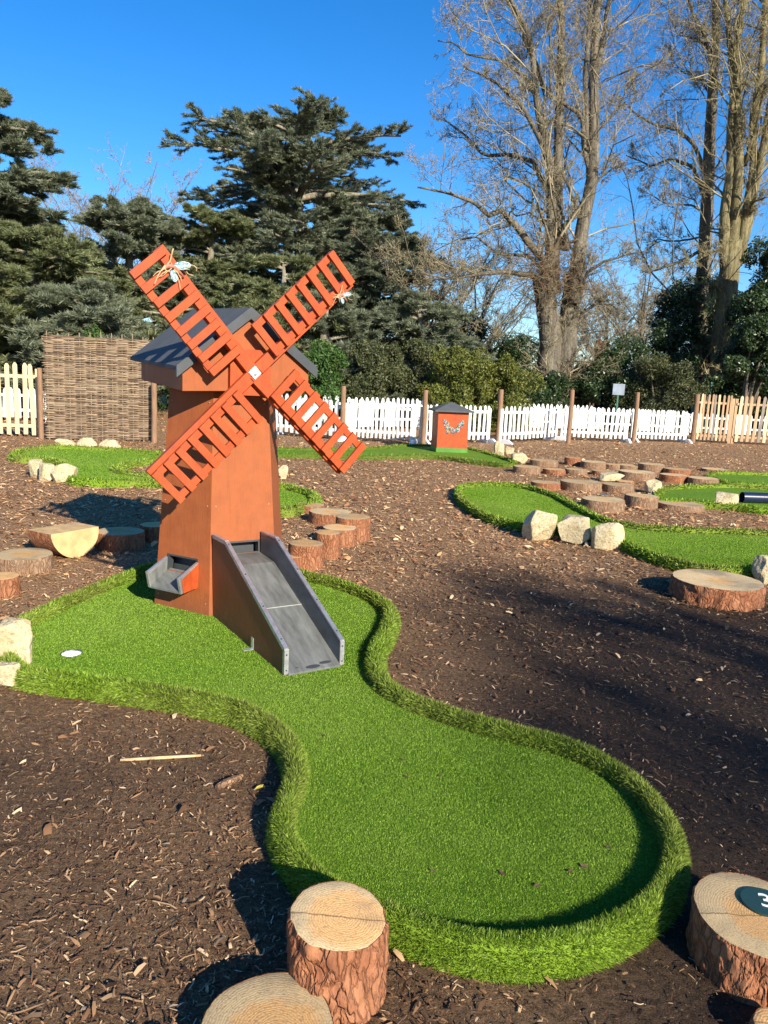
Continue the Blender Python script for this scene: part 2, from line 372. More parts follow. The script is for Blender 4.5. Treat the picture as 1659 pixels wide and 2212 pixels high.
# ------------------------------------------------------------------ curves
def smooth_loop(P, step=.03):
    P = np.asarray(P, float)[:, :2]; n = len(P); out = []
    for i in range(n):
        p0, p1, p2, p3 = P[(i - 1) % n], P[i], P[(i + 1) % n], P[(i + 2) % n]
        k = max(2, int(np.linalg.norm(p2 - p1) / step))
        for t in np.arange(k) / k:
            out.append(.5 * ((2 * p1) + (-p0 + p2) * t + (2 * p0 - 5 * p1 + 4 * p2 - p3) * t * t + (-p0 + 3 * p1 - 3 * p2 + p3) * t ** 3))
    out = np.array(out)
    for _ in range(2): out = (np.roll(out, 1, 0) + 2 * out + np.roll(out, -1, 0)) / 4
    a = np.sum(out[:, 0] * np.roll(out[:, 1], -1) - np.roll(out[:, 0], -1) * out[:, 1])
    return out if a > 0 else out[::-1]
def normals2(Pl):
    t = np.roll(Pl, -1, 0) - np.roll(Pl, 1, 0); t /= np.linalg.norm(t, axis=1)[:, None] + 1e-9
    return np.stack([t[:, 1], -t[:, 0]], 1)        # outward for ccw
def inside(P, Q):
    """points Q (n,2) inside polygon P (m,2)"""
    x, y = Q[:, 0], Q[:, 1]; r = np.zeros(len(Q), bool); n = len(P); j = n - 1
    for i in range(n):
        xi, yi, xj, yj = P[i, 0], P[i, 1], P[j, 0], P[j, 1]
        c = ((yi > y) != (yj > y)) & (x < (xj - xi) * (y - yi) / (yj - yi + 1e-12) + xi); r ^= c; j = i
    return r

GREENS = []
def blades(P0, Nn, length, width, lean, seed):
    """bent grass blades: P0 (n,3) roots, Nn (n,3) growth directions -> verts, faces"""
    g = np.random.default_rng(seed); n = len(P0)
    d = Nn + g.normal(0, lean, (n, 3)); d /= np.linalg.norm(d, axis=1)[:, None]
    s = np.cross(d, g.normal(0, 1, (n, 3))); s /= np.linalg.norm(s, axis=1)[:, None] + 1e-9
    ln = length * g.uniform(.6, 1.25, (n, 1)) if np.isscalar(length) else (length * g.uniform(.6, 1.25, n))[:, None]
    wd = (width * np.ones(n))[:, None] if np.isscalar(width) else width[:, None]
    curl = g.normal(0, .35, (n, 3)) + np.array([0, 0, -.25])
    a = P0 - s * wd / 2; b = P0 + s * wd / 2
    mid = P0 + d * ln * .55; c = mid - s * wd * .42; e = mid + s * wd * .42
    tip = mid + (d + curl * .6) * ln * .45
    V = np.stack([a, b, e, c, tip], 1).reshape(-1, 3); k = np.arange(n) * 5
    return V, [np.stack([k, k + 1, k + 2, k + 3], 1), np.stack([k + 3, k + 2, k + 4], 1)]
def merge(parts):
    V = []; Q = {}; n = 0
    for v, fs in parts:
        V.append(v)
        for f in fs: Q.setdefault(f.shape[1], []).append(f + n)
        n += len(v)
    return np.concatenate(V), [np.concatenate(q) for q in Q.values()]

def green(pts, zc, label, dens, blen, bw, pile=None, hole=None, hw=(.030, .046), zs=.045, cup=None, zsurf=None, group=None):
    C = smooth_loop(pts); Nr = normals2(C); m = len(C)
    cen = C.mean(0); root = empty('putting_green', (cen[0], cen[1], 0), label=label, cat='putting green', group='artificial turf putting greens')
    GREENS.append(C + Nr * hw[1])
    wob = vnoise(np.c_[C, np.zeros(m)], .35, 3) * .008
    prof = [(hw[1] + .004, 0), (hw[1], zc * .55), (hw[1] * .72, zc * .88), (hw[1] * .2, zc), (-hw[0] * .45, zc * .95), (-hw[0] * .85, zc * .70), (-hw[0], zs - .01)]
    rings = [np.c_[C + Nr * (o + wob[:, None] * (1 if o > 0 else .5)), np.full(m, z)] for o, z in prof]
    V = np.concatenate(rings); idx = np.arange(m); nx = (idx + 1) % m; fs = []
    for r in range(len(prof) - 1): fs.append(np.stack([idx + r * m, nx + r * m, nx + (r + 1) * m, idx + (r + 1) * m], 1))
    parts = [(V, fs)]
    # long blades over the border
    seg = np.linalg.norm(np.roll(C, -1, 0) - C, axis=1); dist = np.linalg.norm(C, axis=1)
    pw = np.array([np.hypot(prof[r + 1][0] - prof[r][0], prof[r + 1][1] - prof[r][1]) for r in range(len(prof) - 1)])
    den = dens * np.clip((2.2 / dist) ** 1.4, .02, 1)
    wgt = seg * den; tot = int((wgt * pw.sum()).sum()); g = np.random.default_rng(len(GREENS) * 11)
    i = g.choice(m, tot, p=wgt / wgt.sum()); r = g.choice(len(pw), tot, p=pw / pw.sum()); a = g.random(tot); b = g.random(tot)
    R = np.array(rings)
    p = (1 - b)[:, None] * ((1 - a)[:, None] * R[r, i] + a[:, None] * R[r, nx[i]]) + b[:, None] * ((1 - a)[:, None] * R[r + 1, i] + a[:, None] * R[r + 1, nx[i]])
    e1 = R[r, nx[i]] - R[r, i]; e2 = R[r + 1, i] - R[r, i]; nn = np.cross(e1, e2); nn /= np.linalg.norm(nn, axis=1)[:, None] + 1e-9
    nn = nn * .9 + np.array([0, 0, .35]); sc_ = np.clip(dist[i] / 2.4, .9, 4)
    dd = np.stack([vnoise(p, .07, k + 40) for k in range(3)], 1); nn = nn + dd * .7
    parts.append(blades(p - nn * .004, nn, blen * np.clip(sc_, 1, 1.5), bw * sc_, .28, 5 + len(GREENS)))
    V, fs = merge(parts); V = V - np.array([cen[0], cen[1], 0])
    mesh_obj('turf_border', V, fs, MAT['blade'], root, smooth=False)
    # surface
    I = C - Nr * (hw[0] - .004)
    loops = [[Vector((q[0], q[1], 0)) for q in I[::2]]]
    hp = None
    if hole is not None:
        hp = [(hole[0] + .054 * math.cos(k * PI / 12), hole[1] + .054 * math.sin(k * PI / 12)) for k in range(24)]
        loops.append([Vector((q[0], q[1], 0)) for q in hp[::-1]])
    tri = tessellate_polygon(loops); vv = [(q[0] - cen[0], q[1] - cen[1], zs) for lp in loops for q in lp]
    tri = [t for t in tri]
    sf = MB(); sf.add(vv, tri)
    me_parts = [(np.array(sf.v), [np.array(sf.f)])]
    if pile:
        n, ln, wd = pile; g = np.random.default_rng(99)
        # denser near the viewer, plain uniform scatter thinned with distance
        lo = I.min(0); hi = I.max(0); Q = lo + g.random((n * 5, 2)) * (hi - lo)
        d = np.linalg.norm(Q, axis=1); Q = Q[g.random(len(Q)) < np.clip((max(2.1, np.linalg.norm(C, axis=1).min()) / d) ** 1.8, 0, 1)]; Q = Q[inside(I, Q)]
        if hole is not None: Q = Q[np.hypot(Q[:, 0] - hole[0], Q[:, 1] - hole[1]) > .056]
        d = np.linalg.norm(Q, axis=1); s = np.clip(d / 2.1, 1, 3)
        P3 = np.c_[Q - cen, np.full(len(Q), zs - .001)]
        me_parts.append(blades(P3, np.tile([0, 0, 1.], (len(Q), 1)), ln * np.clip(s, 1, 1.3), wd * s, .55, 77))
    V, fs = merge(me_parts)
    o = mesh_obj('putting_surface', V, fs, MAT['turf'], root)
    if pile:
        o.data.materials.append(MAT['pile'])
        mi = np.zeros(len(o.data.polygons), np.int32); 
        # plain sheet triangles are the ones lying flat at zs
        nz = np.zeros(len(o.data.polygons) * 3, np.float32); o.data.polygons.foreach_get('normal', nz)
        cz = np.zeros(len(o.data.polygons) * 3, np.float32); o.data.polygons.foreach_get('center', cz)
        mi[np.abs(cz[2::3] - zs) > 1e-5] = 1; o.data.polygons.foreach_set('material_index', mi)
    if hp:
        cmb = MB(); hl = [(q[0] - cen[0], q[1] - cen[1]) for q in hp]; n = 24
        cmb.add([(x, y, zs + .002) for x, y in hl] + [(x, y, zs - .035) for x, y in hl], [(k, (k + 1) % n, (k + 1) % n + n, k + n) for k in range(n)] + [tuple(range(n, 2 * n))])
        hc = cmb.build('hole_cup', MAT['cup'], root)
        rm_ = MB(); ro = [(hole[0] + .0575 * math.cos(k * PI / 12) - cen[0], hole[1] + .0575 * math.sin(k * PI / 12) - cen[1]) for k in range(24)]
        rm_.add([(x, y, zs + .004) for x, y in hl] + [(x, y, zs + .0045) for x, y in ro] + [(x, y, zs - .006) for x, y in hl], [(k, (k + 1) % n, (k + 1) % n + n, k + n) for k in range(n)] + [((k + 1) % n, k, k + 2 * n, (k + 1) % n + 2 * n) for k in range(n)]); rm_.build('rim', MAT['edge'], hc)
    return root

NG = [(34,1348),(100,1312),(164,1283),(230,1256),(297,1230),(345,1216),(440,1205),(560,1212),(663,1238),(721,1251),(789,1275),(827,1298),(842,1321),(832,1352),(811,1395),(809,1441),(840,1477),(909,1512),(1011,1546),(1134,1578),(1200,1594),(1262,1616),(1312,1643),(1370,1682),(1419,1734),(1452,1794),(1454,1852),(1424,1915),(1345,1976),(1230,2012),(1096,2022),(972,2002),(849,1958),(760,1922),(705,1893),(655,1850),(626,1806),(614,1768),(622,1727),(640,1685),(648,1645),(635,1602),(598,1563),(560,1538),(513,1516),(410,1495),(308,1478),(188,1461),(51,1439),(20,1400)]
near_green = green([at(u, v, .10) for u, v in NG], .10, 'large near putting green of artificial turf carrying the orange windmill', 120000, .021, .0022, pile=(520000, .0062, .0019), hole=at(155, 1411, .045)[:2])
G4 = [c5(*p) for p in [(48,700),(62,672),(120,662),(200,658),(300,662),(390,672),(470,692),(560,722),(640,765),(730,812),(830,852),(950,872),(1100,888),(1400,900),(1659,910),(1900,930),(1960,1010),(1850,1075),(1720,1090),(1590,1098),(1450,1098),(1300,1085),(1150,1050),(1000,1000),(900,955),(800,922),(640,900),(520,888),(400,872),(320,856),(220,828),(130,785),(65,735)]]
green([at(u, v, .10) for u, v in G4], .10, 'putting green right of centre with three pale rocks at its near edge', 44000, .026, .003, pile=(260000, .0065, .0024))
G5 = [c5(*p) for p in [(1088,735),(1100,700),(1150,678),(1300,670),(1480,668),(1659,680),(1900,700),(2000,760),(1900,800),(1659,790),(1500,772),(1350,757),(1230,748),(1130,745)]]
green([at(u, v, .10) for u, v in G5], .10, 'putting green at the right edge with a dark navy pipe lying across it', 26000, .032, .003)
G6 = [c5(*p) for p in [(1352,618),(1375,604),(1450,600),(1659,608),(1900,618),(2050,650),(1900,672),(1659,665),(1500,655),(1400,640)]]
green([at(u, v, .10) for u, v in G6], .10, 'farthest green on the right, behind the green with the navy pipe', 22000, .032, .003)
G3 = [c4(*p) for p in [(-350,830),(-150,808),(95,812),(300,816),(500,813),(700,811),(820,800),(900,794),(1050,792),(1200,803),(1330,818),(1450,850),(1560,885),(1600,905),(1540,912),(1450,903),(1300,886),(1150,866),(1000,858),(800,862),(600,862),(300,852),(90,850),(-150,850),(-350,850)]]
green([at(u, v, .09) for u, v in G3], .09, 'long narrow green in front of the white fence carrying the butterfly box', 22000, .032, .003)
G2 = [c3(*p) for p in [(82,855),(130,824),(230,808),(350,800),(500,805),(740,815),(880,828),(1030,845),(1250,870),(1380,900),(1340,925),(1200,900),(1030,878),(900,893),(800,908),(728,932),(760,955),(870,970),(1000,978),(1300,985),(1600,1010),(1740,1040),(1850,1050)]] + [c4(*p) for p in [(200,1062),(290,1085),(335,1115),(325,1150),(230,1180),(110,1195)]] + [c3(*p) for p in [(1500,1120),(1200,1050),(980,1022),(700,1018),(560,1014),(455,1000),(432,950),(420,910),(360,888),(250,872),(130,872)]]
green([at(u, v, .10) for u, v in G2], .10, 'curving far-left green with pale rocks on both sides, behind the windmill', 26000, .032, .003, hw=(.055, .055), pile=(70000, .0065, .003))

# ------------------------------------------------------------------ ground and chips
g = MB(); g.add([(-400, -150, 0), (400, -150, 0), (400, 900, 0), (-400, 900, 0)], [(0, 1, 2, 3)])
g.build('ground', MAT['soil'], kind='structure')
def chip_field():
    n = 1000000
    # distance-graded scatter over the whole play area, also well outside the frame
    y = 1.0 + (rng.random(n) ** 1.9) * 27
    half = y * .62 + 1.2
    x = (rng.random(n) * 2 - 1) * half
    keep = np.ones(n, bool); Q = np.c_[x, y]
    for P in GREENS: 
        lo, hi = P.min(0), P.max(0); k = (Q[:, 0] > lo[0]) & (Q[:, 0] < hi[0]) & (Q[:, 1] > lo[1]) & (Q[:, 1] < hi[1])
        kk = np.zeros(n, bool); kk[k] = inside(P[::5], Q[k]); keep &= ~kk
    # patches of bare damp soil on the near right
    f = vnoise(np.c_[Q, np.zeros(n)], .8, 5) * .6 + vnoise(np.c_[Q, np.zeros(n)], .22, 6) * .4
    near = np.clip((7.5 - y) / 4, 0, 1) * np.clip((x + .3) / .8, 0, 1)
    near2 = np.clip((3.2 - y) / 1.4, 0, 1)
    keep &= rng.random(n) > np.clip(near * .45 + near2 * .12 + f * .55, 0, .9)
    Q = Q[keep]; n = len(Q); d = Q[:, 1]
    Ls = rng.lognormal(-5.0, .74, n) * np.clip(d / 3.6, .8, 2.6); W = Ls * (.07 + .36 * rng.random(n) ** 1.8)
    W = np.minimum(W, .03 * np.clip(d / 4, 1, 2)); Ls = np.minimum(Ls, .044 * np.clip(d / 4, 1, 2))
    a = rng.random(n) * 2 * PI; tilt = rng.normal(0, .22, n); roll = rng.normal(0, .3, n)
    dx = np.stack([np.cos(a) * np.cos(tilt), np.sin(a) * np.cos(tilt), np.sin(tilt)], 1)
    sy = np.stack([-np.sin(a) * np.cos(roll), np.cos(a) * np.cos(roll), np.sin(roll)], 1)
    z = .003 + np.abs(dx[:, 2]) * Ls / 2 + np.abs(sy[:, 2]) * W / 2 + rng.random(n) * .006
    c = np.c_[Q, z]; up = np.cross(dx, sy)
    Lx = dx * (Ls / 2)[:, None]; Wy = sy * (W / 2)[:, None]; th = (W * .22)[:, None]
    k1 = rng.uniform(.4, 1, (n, 1)); k2 = rng.uniform(.3, 1, (n, 1))
    V = np.stack([c - Lx - Wy * k1, c - Lx * .9 + Wy * k1, c + up * th - Lx * .1 - Wy, c + up * th * 1.3 + Wy, c + Lx - Wy * k2, c + Lx * .85 + Wy * k2 * .7], 1).reshape(-1, 3)
    k = np.arange(n) * 6
    parts = [(V, [np.stack([k, k + 2, k + 3, k + 1], 1), np.stack([k + 2, k + 4, k + 5, k + 3], 1)])]
    # long stringy shreds lying over the chips
    i = rng.choice(n, 26000, replace=False); P = c[i]; dd = d[i]; m = len(i); a = rng.random(m) * 2 * PI
    ln = rng.lognormal(-3.45, .42, m) * np.clip(dd / 5, .8, 2); wv = rng.uniform(.0010, .0026, m) * np.clip(dd / 2.5, 1, 4); ROW = []
    for q in range(4):
        sx_, sy_ = -np.sin(a) * wv, np.cos(a) * wv
        z_ = .010 + .006 * rng.random(m); ROW.append(np.stack([np.c_[P[:, 0] - sx_, P[:, 1] - sy_, z_], np.c_[P[:, 0] + sx_, P[:, 1] + sy_, z_ + .001]], 1))
        P = P + np.c_[np.cos(a) * ln / 3, np.sin(a) * ln / 3, np.zeros(m)]; a = a + rng.normal(0, .35, m)
    end = P[:, :2]; ok = np.ones(m, bool)
    for G_ in GREENS: ok &= ~inside(G_[::5], end)
    V2 = np.concatenate(ROW, 1)[ok].reshape(-1, 3); k = np.arange(ok.sum()) * 8
    parts.append((V2, [np.concatenate([np.stack([k + 2 * q, k + 2 * q + 2, k + 2 * q + 3, k + 2 * q + 1], 1) for q in range(3)])]))
    V, fs = merge(parts)
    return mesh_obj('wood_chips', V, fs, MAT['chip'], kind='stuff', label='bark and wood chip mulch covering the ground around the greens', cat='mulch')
chip_field()

# ------------------------------------------------------------------ windmill
Cw = np.array([-1.108, 5.213, 0.]); phi = math.radians(31.9)
WIND = empty('windmill', tuple(Cw), phi, label='orange wooden toy windmill with four ladder sails and a grey roof', cat='windmill')
# local axes: x = along the front, y = into the tower (front faces -y)
def hexs(z): return .472 - .121 * (z - .06) / 1.6
def face_pt(k, s, z, out=0.):
    """point on tower side k (0 front, -1 left, 1 right..), s = metres along the side, z height"""
    r = hexs(z) * math.sqrt(3) / 2 + out; a = math.radians(60 * k)
    nx, ny = math.sin(a), -math.cos(a); tx, ty = math.cos(a), math.sin(a)
    return (nx * r + tx * s, ny * r + ty * s, z)
ZB, ZT = .03, 1.62
OPEN = {0: (-.193, .118, .437, .518), -1: (-.143, .123, .295, .400)}
tw = MB()
for k in range(-1, 5):
    h0, h1 = hexs(ZB) / 2, hexs(ZT) / 2
    if k in OPEN:
        a, b, c, d = OPEN[k]
        e = lambda z: hexs(z) / 2
        q = lambda s, z: face_pt(k, s, z)
        tw.add([q(-e(ZB), ZB), q(e(ZB), ZB), q(e(c), c), q(-e(c), c)], [(0, 1, 2, 3)])
        tw.add([q(-e(c), c), q(a, c), q(a, d), q(-e(d), d)], [(0, 1, 2, 3)])
        tw.add([q(b, c), q(e(c), c), q(e(d), d), q(b, d)], [(0, 1, 2, 3)])
        tw.add([q(-e(d), d), q(e(d), d), q(e(ZT), ZT), q(-e(ZT), ZT)], [(0, 1, 2, 3)])
    else:
        tw.add([face_pt(k, -h0, ZB), face_pt(k, h0, ZB), face_pt(k, h1, ZT), face_pt(k, -h1, ZT)], [(0, 1, 2, 3)])
tower = tw.build('tower', MAT['tower'], WIND)
# corner beads and screws of the tower
ms = simple('painted_screw', (.50, .20, .10), .4)
for k in (0, -1):
    for z in (.12, .75, 1.4):
        for sgn in (-1, 1):
            p = np.array(face_pt(k, sgn * (hexs(z) / 2 - .03), z, .001)); p2 = np.array(face_pt(k, sgn * (hexs(z) / 2 - .03), z, .004))
            MB().tube([p, p2], .005, 8).build('screw', ms, tower)
fr_ = MB()
for k in OPEN:
    a, b, c, d = OPEN[k]; t = .012
    def T(s, o, z): return face_pt(k, s, z, -o)
    fr_.box((a, .002, d - t), (b, .05, d), T); fr_.box((a, .002, c), (a + t, .05, d - t), T); fr_.box((b - t, .002, c), (b, .05, d - t), T)
fr_.build('opening_frame', MAT['edge'], tower)
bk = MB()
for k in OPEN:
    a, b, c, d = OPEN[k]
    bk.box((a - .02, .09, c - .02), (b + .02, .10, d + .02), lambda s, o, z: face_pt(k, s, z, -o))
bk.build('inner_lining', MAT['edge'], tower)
# cap (tilted slightly back, as it sits in the photo)
def TC(x, y, z): return (x, y, z + .045 * (y + .43) + .03 * x)
zb, ze, za = 1.482, 1.635, 1.955; W2, yf, yb = .414, -.43, .52
cp = MB()
fp = [TC(-W2, yf, zb), TC(W2, yf, zb), TC(W2, yf, ze), TC(0, yf, za), TC(-W2, yf, ze)]
bp = [TC(-W2, yb, zb), TC(W2, yb, zb), TC(W2, yb, ze), TC(0, yb, za), TC(-W2, yb, ze)]
cp.add(fp + bp, [(0, 1, 2, 3, 4), (9, 8, 7, 6, 5), (0, 5, 6, 1), (1, 6, 7, 2), (2, 7, 8, 3), (3, 8, 9, 4), (4, 9, 5, 0)])
cap = cp.build('cap', MAT['tower'], WIND, bevel=.003)
sl = (za - ze) / W2
for sgn in (-1, 1):
    r = MB()
    def RT(s, y, n): # s from ridge outwards along slope (horizontal metres)
        return TC(sgn * s, y, za - sl * s + n)
    pts = [RT(0, yf - .03, .004), RT(W2 + .04, yf - .03, .004), RT(W2 + .04, yf - .03, .026), RT(0, yf - .03, .03)]
    pts2 = [RT(0, yb + .14, .004), RT(W2 + .04, yb + .14, .004), RT(W2 + .04, yb + .14, .026), RT(0, yb + .14, .03)]
    r.add(pts + pts2, [(0, 1, 2, 3), (7, 6, 5, 4), (0, 4, 5, 1), (1, 5, 6, 2), (2, 6, 7, 3), (3, 7, 4, 0)])
    r.build('roof_slope', MAT['roof'], cap)
    b_ = MB()
    P = [RT(0, yf - .036, -.034), RT(W2 + .045, yf - .036, -.034), RT(W2 + .045, yf - .036, .036), RT(0, yf - .036, .038)]
    b_.prism([np.array(p) for p in P], (0, .018 - .0005 * sgn, 0)); b_.build('bargeboard', MAT['edge'], cap)
# hub board
hb = MB(); hb.box((-.132, -.47, 1.455), (.132, -.4315, 1.735)); hb.build('hub_board', MAT['sail'], WIND, bevel=.002)
HX, HZ = .009, 1.596
def SP(ang):
    d = np.array([math.cos(ang), 0, math.sin(ang)]); p = np.array([-math.sin(ang), 0, math.cos(ang)])
    h = np.array([HX, 0, HZ])
    return lambda r, y, o: tuple(h + d * r + p * o + np.array([0, y, 0]))
for i, (deg, nm) in enumerate([(131.5, 'TL'), (43.3, 'TR'), (317, 'BR'), (224.2, 'BL')]):
    T = SP(math.radians(deg)); off = {'TL': .0, 'TR': .0, 'BR': -.03, 'BL': 0}[nm]
    sail = MB().box((.036 if i % 2 else .0, -.515, -.036 + off * .5), (.885, -.4725, .038 + off * .5), T).build('sail', MAT['sail'], WIND, bevel=.002)
    for o0 in (-.006, .184):
        MB().box((.165, -.538, o0 + off), (.883, -.517, o0 + .044 + off), T).build('rail', MAT['sail'], sail, bevel=.0015)
    for s in range(8):
        r0 = .16 + s * .0972; j = random.uniform(-.003, .003)
        MB().box((r0 + j, -.5625, -.010 + off + j), (r0 + .046 + j, -.5385, .230 + off + random.uniform(-.003, .004)), T).build('slat', MAT['sail'], sail, bevel=.0015)
hp_ = MB().box((-.030, -.521, -.030), (.030, -.5155, .030), lambda x, y, z: SP(math.radians(44))(x, y, z)).build('hub_plate', MAT['plate'], WIND, bevel=.001)
MB().tube([(HX, -.5215, HZ - .004), (HX, -.533, HZ - .004)], .011, 6).tube([(HX, -.533, HZ - .004), (HX, -.545, HZ - .004)], .005, 8).build('bolt', MAT['plate'], hp_)
# slide
zt = .045
prof = [(-.40, .573), (-.63, .577), (-1.522, .189), (-1.522, zt), (-.40, zt)]
slide = MB()
fl = [(-.36, .437), (-.62, .422), (-1.535, .057)]
for i in range(2):
    (y0, z0), (y1, z1) = fl[i], fl[i + 1]
    slide.add([(-.192, y0, z0), (.117, y0, z0), (.117, y1, z1), (-.192, y1, z1), (-.192, y0, z0 - .012), (.117, y0, z0 - .012), (.117, y1, z1 - .012), (-.192, y1, z1 - .012)],
              [(0, 3, 2, 1), (4, 5, 6, 7), (0, 1, 5, 4), (2, 3, 7, 6)])
sl_o = slide.build('slide_floor', MAT['lino'], WIND)
for xa, xb in ((-.211, -.1935), (.1185, .136)):
    inner_x = xb if xa < 0 else xa
    sb = MB(); sb.prism([(xa, y, z) for y, z in prof], (xb - xa, 0, 0))
    o = sb.build('side_board', MAT['tower'], WIND)
    # grey lining on the inner face
    ln = MB(); ix0, ix1 = (xb + .0005, xb + .003) if xa < 0 else (xa - .003, xa - .0005)
    ln.prism([(ix0, -.402, .44), (ix0, -.402, .568), (ix0, -.628, .572), (ix0, -1.518, .186), (ix0, -1.518, .06), (ix0, -.62, .425)], (ix1 - ix0, 0, 0))
    ln.build('lining', MAT['lino'], o)
    tr = MB(); w0, w1 = xa - .003, xb + .004
    cl = [(-.40, .573), (-.63, .577), (-1.522, .189), (-1.522, .052)]
    for i in range(3):
        (y0, z0), (y1, z1) = cl[i], cl[i + 1]; dy, dz = y1 - y0, z1 - z0; q = math.hypot(dy, dz); ny, nz = dz / q * -1, dy / q
        if nz < 0 or i == 2: ny, nz = -ny, -nz
        if i == 2: ny, nz = -1, 0
        a_, c_ = .006, -.018
        pp = [(w0, y0 + ny * a_, z0 + nz * a_), (w0, y1 + ny * a_, z1 + nz * a_), (w0, y1 + ny * c_, z1 + nz * c_), (w0, y0 + ny * c_, z0 + nz * c_)]
        tr.prism(pp, (w1 - w0 + .0003 * i, 0, 0))
    t_o = tr.build('aluminium_edge', MAT['alu'], o, bevel=.001)
    sc2 = MB()
    for f_ in (.04, .35, .65, .93):
        y = -.63 - f_ * .89; z = .577 - f_ * .388; xm = (xa + xb) / 2; sc2.tube([(xm, y, z + .004), (xm, y - .003, z + .011)], .0045, 8)
    for z in (.075, .16): sc2.tube([((xa + xb) / 2, -1.527, z), ((xa + xb) / 2, -1.531, z)], .0045, 8)
    sc2.build('screws', MAT['edge'], t_o)
sm = MB(); sm.box((-.19, -1.035, .2575), (.116, -1.0315, .2605)); sm.build('floor_seam', simple('seam', (.36, .36, .33), .5), sl_o)
st_ = MB()
for cx_, cy_, rr in ((.04, -1.50, .03), (-.04, -1.515, .036), (-.13, -1.505, .009)):
    zf = lambda y: .422 + (y + .62) / -.915 * -.365 + .0015
    ring = [(cx_ + rr * math.cos(a) * 1.2, max(cy_ + rr * math.sin(a) * .35, -1.533), 0) for a in np.arange(16) / 16 * 2 * PI]
    st_.add([(x, y, zf(y)) for x, y, _ in ring], [tuple(range(16))])
st_.build('drain_hole', MAT['edge'], sl_o)
# angle bracket
br = MB(); br.box((-.2145, -1.10, .046), (-.2112, -1.07, .115)); br.box((-.27, -1.10, .047), (-.2146, -1.07, .050)); br.build('angle_bracket', MAT['plate'], WIND)
# side chute on the left face
def TL_(s, o, z): return face_pt(-1, s, .35, o)[:2] + (z,)
ch = MB()
a, b = -.150, .128
def zf(o): return .290 - .50 * o
for (s0, s1) in ((a, a + .012), (b - .012, b)):
    P = [TL_(s0, -.01, zf(-.01)), TL_(s0, .15, zf(.15)), TL_(s0, .175, zf(.15) + .09), TL_(s0, .002, .375), TL_(s0, -.01, .375)]
    v = np.array(TL_(s1, 0, 0)) - np.array(TL_(s0, 0, 0)); ch.prism(P, v)
P = [TL_(a, -.02, zf(-.02) - .012), TL_(a, .155, zf(.155) - .012), TL_(a, .155, zf(.155)), TL_(a, -.02, zf(-.02))]
ch.prism(P, np.array(TL_(b, 0, 0)) - np.array(TL_(a, 0, 0)))
cho = ch.build('side_chute', MAT['lino'], WIND)
for (s0, s1) in ((a - .003, a + .015), (b - .015, b + .003)):
    al = MB()
    v = np.array(TL_(s1, 0, 0)) - np.array(TL_(s0, 0, 0))
    al.prism([TL_(s0, .003, .381), TL_(s0, .180, zf(.15) + .094), TL_(s0, .176, zf(.15) + .074), TL_(s0, .003, .360)], v)
    al.prism([TL_(s0, .181, zf(.15) + .094), TL_(s0, .157, zf(.15) - .012), TL_(s0, .143, zf(.15) - .010), TL_(s0, .166, zf(.15) + .092)], v * 1.003)
    al.build('aluminium_edge', MAT['alu'], cho, bevel=.001)
wd = MB(); v = np.array(TL_(b + .0055, 0, 0)) - np.array(TL_(b + .0005, 0, 0))
wd.prism([TL_(b + .0005, .003, .372), TL_(b + .0005, .150, .292), TL_(b + .0005, .140, .205), TL_(b + .0005, .003, .215)], v)
v = np.array(TL_(b, 0, 0)) - np.array(TL_(a + .05, 0, 0))
wd.prism([TL_(a + .05, .003, .282), TL_(a + .05, .12, .215), TL_(a + .05, .003, .205)], v * .995)
wd.build('chute_side_panel', MAT['sail'], cho)

